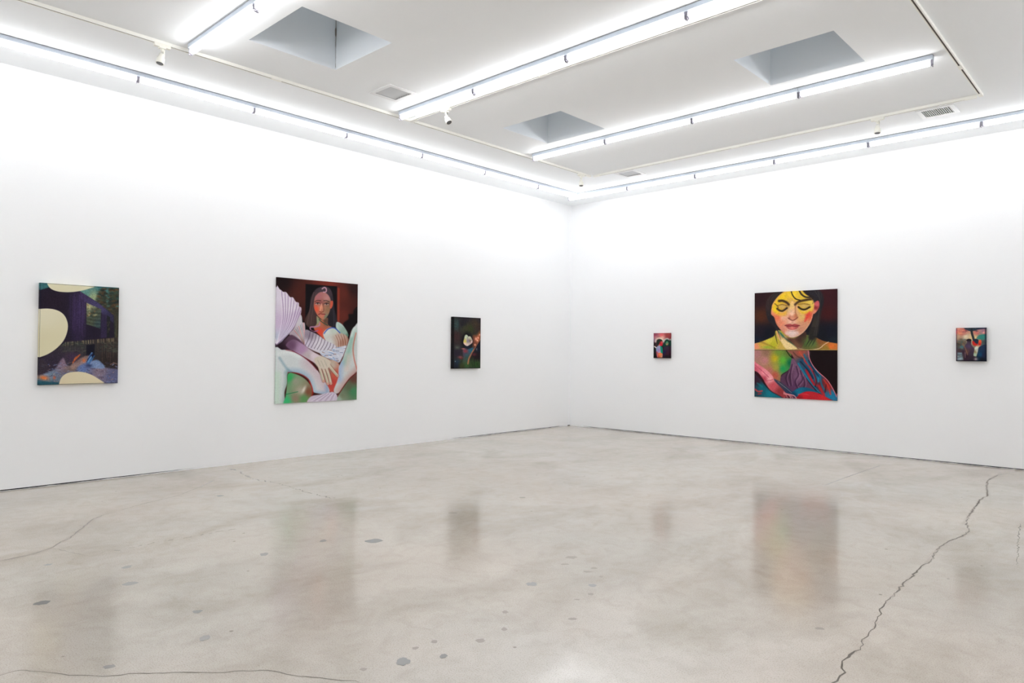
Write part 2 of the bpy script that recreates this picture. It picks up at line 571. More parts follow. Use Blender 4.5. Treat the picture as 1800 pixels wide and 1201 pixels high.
def spot(loc, ang, tilt, label, drop=0.0):
    """ang: direction (about z) the head leans towards; tilt from straight down"""
    t = thing('track_spotlight', label, 'spotlight', (loc[0], loc[1], HC - TH), 'track spotlights')
    t.rotation_euler = (0, 0, loc[2])
    t.scale = (1.15, 1.15, 1.15)
    bm = bmesh.new()
    box(bm, (-0.062, -0.017, -0.024), (0.062, 0.017, 0.004))
    box(bm, (-0.024, -0.019, -0.034), (0.024, 0.019, -0.022))
    ad = obj('track_adapter', bm, M_SPOT, t)
    bm = bmesh.new()
    tube(bm, (0, 0, -0.030), (0, 0, -0.060), 0.011, 12)
    box(bm, (0.010, -0.008, -0.105), (0.019, 0.008, -0.045))
    tube(bm, (0.006, 0, -0.05), (0.019, 0, -0.05), 0.010, 10)
    obj('arm', bm, M_SPOT, t)
    d = Vector((math.sin(tilt) * math.cos(ang), math.sin(tilt) * math.sin(ang), -math.cos(tilt)))
    p = Vector((0, 0, -0.075))
    bm = bmesh.new()
    segs = [(0.0, 0.010), (0.004, 0.019), (0.030, 0.021), (0.040, 0.030), (0.084, 0.032), (0.088, 0.030)]
    for (s0, r0), (s1, r1) in zip(segs, segs[1:]):
        tube(bm, p + d * s0, p + d * s1, r0, 20, r1, caps=False)
    tube(bm, p + d * 0.0001, p, 0.010, 20)
    tube(bm, p + d * 0.088, p + d * 0.080, 0.030, 20, 0.027, caps=False)
    bmesh.ops.remove_doubles(bm, verts=bm.verts, dist=0.0002)
    head = obj('lamp_head', bm, M_SPOT, t)
    bm = bmesh.new()
    tube(bm, p + d * 0.081, p + d * 0.0872, 0.0262, 20)
    obj('lens', bm, M_LENS, head)['label'] = 'dark grey lens'
    return t


spot((1.728, -8.35, math.pi / 2), math.radians(-170), math.radians(12), 'cream track spotlight hanging beside the end of the strip row near the cracked skylight')
spot((2.40, -5.415, 0), math.radians(5), math.radians(32), 'white track spotlight tilted outwards beside a strip light end')
spot((1.728, -1.94, math.pi / 2), math.radians(-135), math.radians(8), 'small cream track spotlight at the corner of the tracks')
spot((6.04, -1.722, 0), math.radians(-80), math.radians(8), 'cream track spotlight between the square vent and the split portrait wall strip lights')

# ------------------------------------------------------------------ ceiling vents


def vent(h, n, tilt, label, slat_mat, th=0.0009, cover=0.42):
    x0, x1, y0, y1 = h
    cx, cy = (x0 + x1) / 2, (y0 + y1) / 2
    w, d = (x1 - x0) / 2, (y1 - y0) / 2
    t = thing('ceiling_vent', label, 'vent', (cx, cy, HC), 'ceiling vents')
    bm = bmesh.new()
    F = 0.048
    z0, z1 = -0.008, 0.0
    box(bm, (-w - F, -d - F, z0), (-w, d + F, z1))
    box(bm, (w, -d - F, z0), (w + F, d + F, z1))
    box(bm, (-w, -d - F, z0), (w, -d, z1))
    box(bm, (-w, d, z0), (w, d + F, z1))
    obj('frame', bm, M_VENT, t)
    bm = bmesh.new()
    open_box(bm, (-w, w, -d, d), 0.0, 0.18)
    me = bpy.data.meshes.new('duct')
    bm.to_mesh(me)
    bm.free()
    me.materials.append(M_DUCT_GAP)
    obj('duct', me, parent=t)
    bm = bmesh.new()
    pitch = 2 * w / n
    box(bm, (-pitch * cover, -d + 0.001, -th), (pitch * cover, d - 0.001, th), Matrix.Rotation(tilt, 4, 'Y'))
    sl = mesh_from(bm, 'slat', slat_mat)
    for i in range(n):
        s = obj('slat', sl, parent=t)
        s.location = (-w + pitch * (i + 0.5), 0, 0.004)
    return t


vent(VENT[0], 7, math.radians(-14), 'square louvred ceiling vent with wide white flange near a strip light end', M_SLATGREY, 0.0012, 0.34)
vent(VENT[1], 9, math.radians(-14), 'small grey ceiling vent by the rounded corner of the tracks', M_SLATGREY, 0.0012, 0.36)
vent(VENT[2], 14, math.radians(84), 'square ceiling vent with dark open slots near the bare track corner', M_VENT, 0.0032)

# ------------------------------------------------------------------ painter: flat pictures for the canvases
def srgb2lin(a):
    a = np.clip(a, 0, 255) / 255.0
    return np.where(a <= 0.04045, a / 12.92, ((a + 0.055) / 1.055) ** 2.4)


def spline(pts, closed=True, sub=6):
    P = np.array(pts, float)
    n = len(P)
    out = []
    rng = range(n) if closed else range(n - 1)
    for i in rng:
        if closed:
            p0, p1, p2, p3 = P[i - 1], P[i], P[(i + 1) % n], P[(i + 2) % n]
        else:
            p0, p1, p2, p3 = P[max(i - 1, 0)], P[i], P[i + 1], P[min(i + 2, n - 1)]
        for k in range(sub):
            t = k / sub
            out.append(0.5 * ((2 * p1) + (-p0 + p2) * t + (2 * p0 - 5 * p1 + 4 * p2 - p3) * t * t + (-p0 + 3 * p1 - 3 * p2 + p3) * t ** 3))
    if not closed:
        out.append(P[-1])
    return np.array(out)


class Paint:
    """w x h colour raster; drawing coordinates are a plain easel frame given by its four corners"""

    def __init__(self, w, h, corners, base):
        self.w, self.h = w, h
        TL, TR, BR, BL = [np.array(c, float) for c in corners]
        u, v = np.meshgrid((np.arange(w) + 0.5) / w, (np.arange(h) + 0.5) / h)
        u, v = u[..., None], v[..., None]
        g = (1 - u) * (1 - v) * TL + u * (1 - v) * TR + u * v * BR + (1 - u) * v * BL
        self.X, self.Y = g[..., 0], g[..., 1]
        self.img = np.zeros((h, w, 3)) + np.array(base, float)
        self.rs = np.random.RandomState(7)
        self.px = np.linalg.norm(TR - TL) / w

    def comp(self, mask, col):
        mask = np.clip(mask, 0, 1)[..., None]
        self.img = self.img * (1 - mask) + np.asarray(col, float) * mask

    def polymask(self, pts, smooth, soft):
        P = spline(pts) if smooth else np.array(pts, float)
        Q = np.roll(P, -1, 0)
        pad = soft * 2 + 4
        m = np.zeros((self.h, self.w))
        sel = (self.X > P[:, 0].min() - pad) & (self.X < P[:, 0].max() + pad) & (self.Y > P[:, 1].min() - pad) & (self.Y < P[:, 1].max() + pad)
        x, y = self.X[sel], self.Y[sel]
        d2 = np.full(x.shape, 1e12)
        ins = np.zeros(x.shape, bool)
        for (ax, ay), (bx, by) in zip(P, Q):
            ex, ey = bx - ax, by - ay
            L = ex * ex + ey * ey
            if L < 1e-9:
                continue
            t = np.clip(((x - ax) * ex + (y - ay) * ey) / L, 0, 1)
            d2 = np.minimum(d2, (x - ax - t * ex) ** 2 + (y - ay - t * ey) ** 2)
            if ay != by:
                c = (ay > y) != (by > y)
                ins ^= c & (x < (bx - ax) * (y - ay) / (by - ay) + ax)
        d = np.sqrt(d2)
        d = np.where(ins, d, -d)
        m[sel] = np.clip(0.5 + d / (2 * max(soft, self.px * 0.5)), 0, 1)
        return m

    def fill(self, pts, col, soft=3, smooth=True, a=1.0, clip=None):
        """col: a colour, or [(x, y, colour), ...] blended by distance"""
        m = self.polymask(pts, smooth, soft) * a
        if clip is not None:
            m = m * clip
        self.comp(m, self.field(col))
        return m

    def field(self, col):
        if isinstance(col[0], (int, float)):
            return col
        W = 0
        C = 0
        for x, y, c in col:
            w = 1.0 / (((self.X - x) ** 2 + (self.Y - y) ** 2) ** 1.25 + 50.0)
            W = W + w
            C = C + w[..., None] * np.array(c, float)
        return C / W[..., None]

    def line(self, pts, wd, col, a=1.0, soft=None, smooth=True, clip=None, taper=False):
        P = spline(pts, False) if smooth and len(pts) > 2 else np.array(pts, float)
        soft = soft or max(self.px * 0.6, wd * 0.25)
        d = np.full((self.h, self.w), 1e6)
        n = len(P) - 1
        for i in range(n):
            (ax, ay), (bx, by) = P[i], P[i + 1]
            ex, ey = bx - ax, by - ay
            L = ex * ex + ey * ey + 1e-9
            t = np.clip(((self.X - ax) * ex + (self.Y - ay) * ey) / L, 0, 1)
            r = wd / 2
            if taper:
                r = r * (1 - 0.8 * (i + t) / n)
            d = np.minimum(d, np.hypot(self.X - ax - t * ex, self.Y - ay - t * ey) - r)
        m = np.clip(0.5 - d / (2 * soft), 0, 1) * a
        if clip is not None:
            m = m * clip
        self.comp(m, col)

    def blob(self, x, y, rx, ry, col, a=1.0, ang=0, clip=None, hard=1.0):
        t = math.radians(ang)
        dx, dy = self.X - x, self.Y - y
        u = (dx * math.cos(t) + dy * math.sin(t)) / rx
        v = (-dx * math.sin(t) + dy * math.cos(t)) / ry
        m = np.exp(-((u * u + v * v) ** hard)) * a
        if clip is not None:
            m = m * clip
        self.comp(m, col)

    def speckle(self, amp, sx=1, sy=1, clip=None):
        """brush grain; sx, sy = grain size in raster cells"""
        g = self.rs.randn(self.h // sy + 2, self.w // sx + 2)
        g = np.repeat(np.repeat(g, sy, 0), sx, 1)[:self.h, :self.w]
        g = (g + np.roll(g, 1, 0) + np.roll(g, 1, 1)) / 3
        k = 1 + amp * g
        if clip is not None:
            k = 1 + (k - 1) * clip
        self.img = np.clip(self.img * k[..., None], 0, 255)


ALL = None


def paint_house():
    P = Paint(250, 350, [(112, 105), (911, 145), (897, 1108), (105, 1122)], (36, 29, 38))
    R = random.Random(3)
    # sky
    P.fill([(100, 90), (230, 100), (220, 150), (112, 185)], (62, 112, 116), 4, False)
    sky = P.fill([(480, 180), (640, 110), (930, 130), (930, 460), (850, 430)], [(560, 190, (95, 138, 132)), (640, 250, (150, 165, 128)), (720, 150, (70, 122, 124)), (900, 200, (58, 104, 106))], 4, False)
    for i in range(420):
        k = R.choice([0, 0, 1, 1, 2])
        cx = [735, 840, 895][k] + R.gauss(0, 14 + 0)
        y = R.uniform(155, 430)
        sp = [0.30, 0.22, 0.3][k] * (y - 140)
        x = cx + R.uniform(-1, 1) * min(sp, 95)
        P.blob(x, y, R.uniform(12, 26), R.uniform(6, 12), R.choice([(74, 62, 46), (52, 58, 50), (40, 48, 44), (96, 70, 48), (60, 78, 66), (34, 40, 40)]), 0.75, R.uniform(-30, 30))
    P.fill([(850, 380), (930, 330), (930, 660), (845, 650)], (58, 56, 48), 8, False, 0.9)
    for i in range(30):
        P.line([(R.uniform(855, 905), R.uniform(380, 600)), (R.uniform(855, 905), 650)], 6, R.choice([(84, 72, 52), (40, 44, 42), (66, 76, 66)]), 0.6)
    # house
    hs = P.fill([(100, 182), (200, 150), (500, 186), (690, 300), (852, 425), (860, 648), (600, 672), (360, 695), (100, 880)], (38, 31, 46), 4, False)
    P.blob(480, 420, 75, 300, (58, 46, 78), 0.85, 0, hs, 1.4)
    P.blob(250, 300, 130, 130, (42, 32, 44), 0.8, 0, hs)
    P.fill([(498, 186), (690, 300), (852, 425), (850, 500), (700, 385), (565, 296), (510, 260)], [(520, 220, (66, 54, 88)), (700, 330, (76, 70, 108)), (840, 450, (54, 52, 78))], 6, False, 0.9)
    P.fill([(725, 395), (780, 430), (780, 648), (715, 655)], (54, 46, 74), 6, False, 0.8)
    for i in range(60):
        x = R.uniform(390, 560)
        P.line([(x, R.uniform(190, 300)), (x + R.uniform(-3, 3), R.uniform(400, 660))], 3, R.choice([(50, 38, 66), (92, 72, 118), (60, 46, 84)]), 0.45, clip=hs)
    wn = P.fill([(568, 300), (720, 365), (712, 560), (568, 516)], [(590, 330, (150, 152, 118)), (640, 420, (62, 70, 60)), (700, 520, (56, 74, 76)), (590, 500, (74, 78, 62))], 3, False)
    for i in range(11):
        y = 380 + i * 18
        P.line([(568, y - 14), (640, y + 4), (720, y + 8)], 5, (38, 44, 44) if i % 2 else (92, 108, 98), 0.6, clip=wn)
    for i in range(26):
        P.blob(R.uniform(570, 690), R.uniform(320, 440), R.uniform(6, 14), R.uniform(5, 10), R.choice([(150, 92, 58), (60, 54, 42), (96, 84, 56), (186, 176, 128)]), 0.7, clip=wn)
    P.fill([(780, 425), (815, 442), (808, 642), (782, 648)], (34, 34, 38), 3, False)
    for i in range(8):
        P.blob(R.uniform(785, 808), R.uniform(450, 640), 8, 10, (70, 70, 56), 0.6)
    # fence and yard
    fc = P.fill([(100, 880), (360, 695), (600, 672), (930, 645), (930, 1130), (100, 1130)], [(200, 900, (52, 44, 58)), (500, 760, (58, 58, 58)), (850, 720, (62, 56, 52)), (800, 900, (48, 40, 40))], 5, False)
    for i in range(46):
        x = 360 + i * 12
        y0 = 695 - (x - 360) * 0.085
        P.line([(x, y0), (x + R.uniform(-3, 3), y0 + R.uniform(120, 260))], 4, R.choice([(34, 30, 36), (84, 74, 66), (48, 46, 50), (96, 76, 66)]), 0.6, clip=fc)
        if R.random() < 0.55:
            P.line([(x, y0 - 4), (x + 1, y0 + 34)], 6, R.choice([(176, 156, 118), (130, 116, 92), (150, 132, 110)]), 0.75, clip=fc)
    for i in range(120):
        P.blob(R.choice([R.uniform(330, 560), R.uniform(700, 890)]), R.uniform(690, 800), R.uniform(10, 20), R.uniform(4, 8), R.choice([(74, 84, 74), (52, 60, 56), (40, 40, 42), (96, 98, 80)]), 0.5, R.uniform(-25, 25), fc)
    P.fill([(568, 724), (655, 715), (650, 850), (568, 840)], (24, 22, 34), 4, False)
    P.blob(430, 840, 90, 60, (72, 48, 84), 0.6, 0, fc)
    P.fill([(180, 1000), (260, 960), (335, 855), (375, 920), (420, 930), (520, 890), (620, 880), (700, 900), (770, 950), (930, 985), (930, 1135), (100, 1135), (100, 1040)],
           [(330, 900, (132, 108, 126)), (520, 970, (96, 116, 168)), (700, 990, (132, 116, 132)), (850, 1040, (92, 94, 128)), (180, 1040, (120, 138, 160)), (160, 1110, (44, 92, 104)), (430, 950, (120, 100, 92))], 9)
    for i in range(170):
        x, y = R.uniform(130, 890), R.uniform(900, 1100)
        P.line([(x, y), (x + R.uniform(-40, 40), y + R.uniform(-14, 14))], R.uniform(4, 11), R.choice([(70, 84, 128), (150, 156, 186), (110, 122, 168), (84, 66, 82), (176, 140, 132), (56, 52, 76), (126, 146, 178)]), 0.5)
    for i in range(7):
        P.line([(432 + i * 4, 905 - i * 6), (458 + i * 8, 850 - i * 5)], 11, R.choice([(186, 92, 52), (150, 74, 56), (204, 112, 70)]), 0.7)
    P.fill([(410, 935), (520, 850), (600, 830), (590, 880), (500, 930), (440, 965)], (164, 130, 120), 8, True, 0.7)
    for i in range(12):
        q = (568 + R.uniform(0, 50), 850 + R.uniform(0, 80))
        P.line([q, (q[0] + 34, q[1] - 48)], 12, R.choice([(84, 138, 196), (110, 160, 210), (44, 60, 104), (62, 104, 160)]), 0.75)
    P.fill([(590, 940), (640, 880), (700, 880), (760, 950), (690, 960)], (124, 152, 196), 6, True, 0.8)
    P.blob(600, 930, 30, 18, (34, 40, 70), 0.8)
    P.blob(545, 880, 16, 18, (232, 120, 70), 0.9)
    P.blob(155, 1050, 45, 22, (238, 124, 60), 0.95, 12)
    P.blob(255, 1050, 14, 18, (206, 92, 58), 0.8)
    P.fill([(100, 1085), (180, 1090), (300, 1095), (300, 1135), (100, 1135)], (36, 84, 98), 8, False, 0.8)
    P.fill([(100, 860), (160, 880), (200, 960), (110, 1010)], (58, 50, 58), 10, True, 0.8)
    P.speckle(0.10)
    P.speckle(0.06, 1, 4)
    cream = (223, 216, 184)
    P.fill([(60, 380), (112, 367), (180, 362), (250, 370), (312, 396), (358, 445), (382, 520), (374, 600), (338, 685), (270, 760), (190, 815), (112, 846), (60, 858)], [(150, 400, (226, 219, 190)), (200, 700, (219, 211, 176))], 2.5)
    P.fill([(160, 60), (178, 112), (210, 160), (270, 187), (350, 196), (440, 192), (530, 176), (610, 152), (665, 128), (700, 60)], cream, 2.5)
    P.fill([(296, 1180), (300, 1115), (322, 1050), (372, 1008), (440, 993), (530, 994), (620, 1022), (700, 1068), (765, 1115), (780, 1180)], (222, 209, 176), 2.5)
    for a, b in (((112, 107), (911, 148)), ((911, 145), (897, 1108)), ((897, 1106), (105, 1120)), ((113, 105), (106, 1122))):
        P.line([a, b], 6, (28, 44, 60), 0.9)
    P.line([(690, 137), (911, 148)], 12, (24, 84, 92), 0.9)
    return P


def paint_seated():
    P = Paint(250, 340, [(76, 60), (776, 120), (773, 1110), (70, 1157)], (40, 20, 18))
    R = random.Random(5)
    P.img = np.zeros_like(P.img) + P.field([(110, 100, (30, 16, 18)), (280, 200, (74, 34, 28)), (290, 420, (58, 26, 24)), (500, 95, (122, 48, 38)), (640, 200, (92, 40, 32)), (740, 160, (46, 24, 24)), (740, 420, (50, 24, 24)), (650, 400, (96, 42, 34)), (120, 500, (24, 14, 16))])
    P.fill([(308, 118), (583, 138), (583, 490), (308, 520)], (19, 15, 19), 3, False)
    P.line([(596, 160), (597, 440)], 12, (200, 74, 50), 0.7, soft=10)
    P.fill([(640, 470), (690, 420), (690, 380), (730, 375), (740, 340), (780, 330), (780, 560), (700, 600)], (26, 18, 20), 6)
    # hair
    P.fill([(385, 175), (425, 148), (480, 140), (525, 165), (546, 230), (548, 310), (575, 390), (588, 470), (565, 510), (510, 500), (470, 460), (400, 470), (380, 500), (320, 480), (308, 420), (342, 340), (352, 240)], [(340, 420, (74, 54, 50)), (370, 250, (58, 46, 50)), (550, 420, (40, 36, 42)), (470, 170, (70, 58, 66))], 4)
    for i in range(14):
        x = 350 + i * 3
        P.line([(x + 25, 190), (x, 300), (x - 30 + i, 470)], 3, R.choice([(96, 76, 72), (34, 28, 32), (120, 92, 92)]), 0.4)
        P.line([(530 + i, 220), (540 + i * 1.5, 320), (548 + i * 2.5, 480)], 3, R.choice([(70, 66, 74), (26, 24, 30)]), 0.45)
    # neck, shoulders
    P.fill([(405, 395), (440, 425), (500, 410), (505, 470), (560, 500), (600, 540), (540, 610), (480, 600), (420, 550), (380, 500), (405, 460)], [(412, 440, (140, 156, 120)), (450, 450, (196, 104, 74)), (430, 530, (224, 74, 56)), (490, 560, (214, 96, 70)), (480, 440, (92, 70, 58)), (570, 540, (186, 178, 160))], 4)
    P.line([(425, 425), (455, 450), (500, 475)], 8, (40, 74, 60), 0.8)
    # face
    fc = P.fill([(392, 225), (435, 188), (490, 200), (524, 250), (526, 315), (505, 385), (468, 424), (438, 416), (404, 378), (382, 325), (382, 270)], [(420, 230, (172, 108, 112)), (490, 240, (186, 130, 128)), (400, 335, (224, 92, 66)), (445, 320, (216, 140, 112)), (500, 340, (150, 112, 84)), (505, 290, (128, 100, 78)), (455, 400, (196, 118, 90)), (485, 400, (122, 128, 104)), (440, 280, (150, 88, 84))], 3)
    P.fill([(524, 270), (545, 265), (545, 300), (530, 330), (520, 320)], (206, 92, 70), 3)
    P.line([(388, 270), (410, 260), (438, 262)], 6, (48, 32, 34), 0.85)
    P.line([(464, 263), (488, 261), (514, 272)], 6, (48, 32, 34), 0.85)
    for x, y in ((412, 287), (490, 291)):
        P.blob(x, y - 4, 24, 11, (116, 66, 62), 0.75)
        P.line([(x - 17, y + 2), (x, y + 1), (x + 16, y + 2)], 9, (206, 176, 166), 0.8)
        P.blob(x, y + 1, 7, 7, (26, 22, 28), 1.0)
        P.line([(x - 20, y), (x, y - 8), (x + 19, y)], 5, (36, 28, 32), 0.95)
        P.line([(x - 16, y + 9), (x + 14, y + 9)], 4, (208, 150, 134), 0.7)
    P.line([(446, 290), (438, 330), (432, 350)], 7, (236, 172, 142), 0.8)
    P.line([(462, 290), (466, 345)], 10, (112, 74, 60), 0.6)
    P.line([(428, 356), (444, 362), (464, 354)], 6, (110, 42, 40), 0.8)
    P.line([(420, 382), (438, 374), (452, 378), (478, 380)], 8, (132, 48, 54), 0.95)
    P.line([(430, 392), (450, 394), (470, 388)], 8, (206, 112, 100), 0.8)
    P.line([(450, 160), (470, 148), (486, 160), (484, 185), (462, 188)], 10, (206, 156, 172), 0.9)
    P.line([(352, 515), (352, 492), (390, 488), (425, 478), (430, 455)], 11, (176, 126, 158), 0.9)
    P.line([(352, 515), (380, 530), (415, 520)], 10, (150, 96, 132), 0.9)
    # pale bodice over the chest and sleeve
    P.fill([(585, 445), (640, 475), (690, 560), (640, 590), (600, 530), (575, 490)], [(600, 470, (186, 208, 200)), (660, 530, (160, 186, 172)), (690, 560, (90, 130, 110))], 4)
    for i in range(5):
        P.line([(596 + i * 12, 460 + i * 8), (622 + i * 14, 560)], 3, (112, 140, 130), 0.6)
    bd = P.fill([(462, 545), (500, 505), (560, 498), (610, 535), (680, 570), (680, 640), (600, 665), (530, 660), (480, 600)], [(500, 530, (214, 220, 214)), (560, 520, (196, 208, 196)), (600, 580, (190, 158, 140)), (640, 620, (164, 112, 92)), (520, 620, (212, 212, 210))], 4)
    P.line([(470, 545), (505, 507), (560, 497), (612, 540)], 9, (52, 88, 184), 0.9)
    for i in range(9):
        P.line([(560 + i * 12, 560 - i * 1), (585 + i * 11, 610), (590 + i * 10, 660)], 4, (136, 92, 82) if i % 2 else (216, 196, 186), 0.65, clip=bd)
    P.fill([(270, 400), (330, 500), (400, 545), (330, 560), (300, 520)], (22, 16, 19), 5)
    # pleated shell sleeves
    sh = P.fill([(60, 165), (100, 168), (125, 188), (150, 192), (180, 232), (205, 236), (228, 272), (252, 282), (256, 312), (275, 330), (262, 405), (205, 510), (135, 595), (60, 668)], [(110, 230, (222, 212, 226)), (200, 330, (226, 216, 226)), (100, 450, (206, 186, 212)), (110, 600, (190, 196, 214)), (240, 380, (196, 176, 200))], 3)
    for q in [(112, 178), (140, 192), (165, 214), (192, 236), (214, 258), (240, 284), (258, 318), (268, 350)]:
        P.line([q, ((q[0] + 75) / 2 + 34, (q[1] + 650) / 2 + 10), (78, 645)], 6, (150, 122, 164), 0.75, clip=sh)
        P.line([(q[0] - 9, q[1]), ((q[0] + 75) / 2 + 24, (q[1] + 650) / 2 + 5), (74, 640)], 5, (240, 234, 242), 0.6, clip=sh)
    s2 = P.fill([(262, 392), (278, 400), (284, 450), (305, 470), (306, 655), (250, 610), (178, 560), (215, 500)], [(260, 440, (206, 200, 206)), (290, 560, (214, 200, 206)), (220, 550, (176, 160, 170))], 3)
    for i in range(7):
        P.line([(215 + i * 13, 520 - i * 12), (255 + i * 8, 570), (300, 645)], 4, [(206, 92, 74), (96, 140, 112), (120, 100, 120)][i % 3], 0.7, clip=s2)
    P.fill([(60, 665), (140, 600), (200, 560), (305, 650), (260, 720), (150, 700), (60, 705)], [(100, 680, (40, 24, 34)), (220, 620, (92, 66, 84)), (280, 680, (120, 84, 108))], 6)
    pl = P.fill([(308, 520), (360, 530), (420, 560), (490, 608), (560, 640), (600, 690), (520, 735), (430, 715), (350, 680), (306, 640)], [(340, 560, (150, 136, 150)), (420, 640, (222, 216, 224)), (520, 680, (214, 210, 220)), (330, 640, (206, 196, 212))], 4)
    for i in range(10):
        x = 325 + i * 26
        P.line([(x + 25, 530 + i * 13), (x + 12, 590 + i * 10), (x - 18, 655 + i * 7)], 6, (92, 78, 98), 0.75, clip=pl)
    ck = P.fill([(432, 695), (500, 690), (580, 668), (680, 648), (665, 700), (630, 760), (600, 795), (520, 765), (450, 735)], (206, 208, 220), 4)
    for i in range(60):
        x, y = R.uniform(440, 670), R.uniform(660, 790)
        P.line([(x, y), (x + R.uniform(12, 26), y + R.uniform(-4, 10))], 8, R.choice([(92, 140, 196), (150, 112, 110), (236, 236, 240), (120, 126, 150), (176, 190, 216)]), 0.65, clip=ck)
    # draped cloth in the lap
    P.fill([(470, 790), (520, 770), (600, 800), (620, 900), (590, 1000), (560, 1050), (520, 1040), (450, 900)], [(540, 820, (196, 178, 160)), (570, 900, (206, 92, 74)), (550, 970, (196, 70, 62)), (500, 880, (150, 96, 84))], 6)
    # lower leg and knee shapes
    lg = P.fill([(60, 705), (120, 690), (190, 695), (260, 728), (330, 780), (400, 850), (460, 930), (520, 1030), (500, 1065), (420, 1062), (370, 1040), (350, 960), (300, 912), (220, 882), (165, 890), (160, 980), (140, 1060), (140, 1180), (55, 1180)],
                (212, 218, 218), 4)
    P.line([(330, 800), (420, 900), (500, 1030)], 90, (206, 180, 190), 0.75, soft=45, clip=lg)
    P.line([(175, 880), (260, 885), (340, 940), (370, 1040)], 40, (128, 166, 196), 0.7, soft=28, clip=lg)
    P.line([(500, 1000), (490, 1060), (400, 1062)], 30, (120, 158, 198), 0.7, soft=20, clip=lg)
    P.line([(165, 890), (160, 990), (140, 1150)], 30, (120, 152, 140), 0.7, soft=22, clip=lg)
    P.line([(85, 900), (85, 1150)], 40, (196, 224, 200), 0.7, soft=25, clip=lg)
    P.line([(90, 720), (180, 712), (260, 750)], 26, (236, 242, 240), 0.7, soft=18, clip=lg)
    P.line([(150, 690), (240, 716), (340, 785), (410, 860)], 7, (142, 44, 58), 0.7, soft=4)
    P.line([(170, 886), (260, 895), (335, 940), (365, 1010), (380, 1060)], 9, (150, 42, 40), 0.8, soft=5)
    P.line([(100, 760), (150, 840), (190, 880)], 16, (96, 140, 160), 0.5, soft=10)
    P.fill([(172, 892), (250, 905), (320, 950), (368, 1020), (362, 1090), (310, 1150), (140, 1180), (152, 1080), (162, 980)], [(230, 960, (156, 158, 136)), (270, 1040, (176, 166, 146)), (180, 930, (60, 170, 96)), (340, 1050, (130, 84, 64)), (160, 1130, (64, 190, 120)), (230, 1110, (150, 130, 110)), (300, 1110, (96, 150, 90))], 4)
    P.line([(150, 1075), (200, 1062), (250, 1050)], 6, (20, 120, 70), 0.8)
    P.line([(345, 960), (370, 1020), (368, 1090), (330, 1135)], 9, (176, 44, 36), 0.8, soft=4)
    P.blob(300, 1030, 12, 34, (236, 232, 220), 0.8, 25)
    rg = P.fill([(800, 470), (745, 485), (715, 530), (695, 600), (665, 680), (640, 760), (605, 830), (598, 930), (560, 1030), (580, 1062), (620, 1040), (670, 970), (730, 905), (800, 860)],
                (206, 210, 208), 4)
    P.line([(735, 530), (700, 680), (660, 790)], 46, (128, 182, 162), 0.75, soft=30, clip=rg)
    P.line([(625, 800), (612, 880), (615, 940)], 40, (150, 176, 216), 0.75, soft=26, clip=rg)
    P.line([(620, 1040), (690, 950), (770, 870)], 50, (186, 120, 112), 0.7, soft=34, clip=rg)
    P.line([(690, 740), (680, 850)], 30, (222, 196, 186), 0.7, soft=24, clip=rg)
    P.line([(745, 500), (720, 560)], 22, (236, 240, 236), 0.7, soft=16, clip=rg)
    P.line([(760, 540), (735, 660), (745, 760), (775, 860)], 9, (206, 84, 62), 0.75, soft=5, clip=rg)
    P.line([(716, 520), (690, 610), (650, 720), (610, 815)], 6, (112, 52, 56), 0.7)
    P.fill([(800, 872), (730, 905), (665, 975), (615, 1045), (580, 1105), (600, 1140), (800, 1115)], [(740, 930, (104, 66, 58)), (700, 1000, (96, 104, 80)), (740, 1040, (74, 136, 92)), (640, 1080, (120, 130, 104)), (610, 1110, (150, 170, 150))], 4)
    P.line([(775, 880), (710, 925), (650, 1000), (590, 1090)], 9, (112, 34, 34), 0.8)
    cl = P.fill([(360, 1090), (440, 1072), (520, 1052), (560, 1050), (590, 1080), (575, 1128), (450, 1140), (330, 1150)], (206, 194, 210), 4)
    for i in range(9):
        P.line([(360 + i * 24, 1130), (420 + i * 18, 1095), (480 + i * 12, 1065)], 4, (150, 116, 156) if i % 2 else (240, 236, 244), 0.6, clip=cl)
    # forearm and hand laid on the cloth
    P.fill([(150, 645), (210, 600), (290, 640), (380, 705), (470, 750), (520, 785), (500, 850), (430, 830), (370, 790), (270, 735), (190, 690)], [(190, 650, (110, 78, 104)), (280, 680, (176, 140, 176)), (380, 740, (222, 206, 214)), (470, 790, (216, 206, 190)), (330, 740, (190, 176, 180))], 5)
    P.line([(200, 695), (300, 750), (380, 800)], 6, (120, 40, 52), 0.7)
    for pts in ([(420, 800), (445, 880), (468, 955)], [(450, 805), (480, 890), (507, 978)], [(475, 800), (510, 890), (533, 975)], [(495, 790), (540, 850), (592, 908)]):
        P.line(pts, 30, (96, 50, 48), 0.6, taper=False, soft=5)
        P.line(pts, 23, (214, 200, 178), 0.97, soft=4)
        P.line([(p[0] - 5, p[1]) for p in pts[1:]], 5, (150, 172, 140), 0.7)
        P.blob(pts[-1][0], pts[-1][1], 9, 10, (216, 122, 108), 0.7)
    P.fill([(390, 760), (460, 745), (525, 785), (510, 840), (450, 850), (405, 820)], (212, 200, 184), 7)
    for q in ((440, 830), (470, 836), (498, 830)):
        P.line([(q[0] - 25, q[1] - 55), q], 4, (150, 150, 128), 0.6)
    P.speckle(0.022)
    P.line([(74, 700), (70, 1150)], 8, (206, 232, 220), 0.6)
    return P


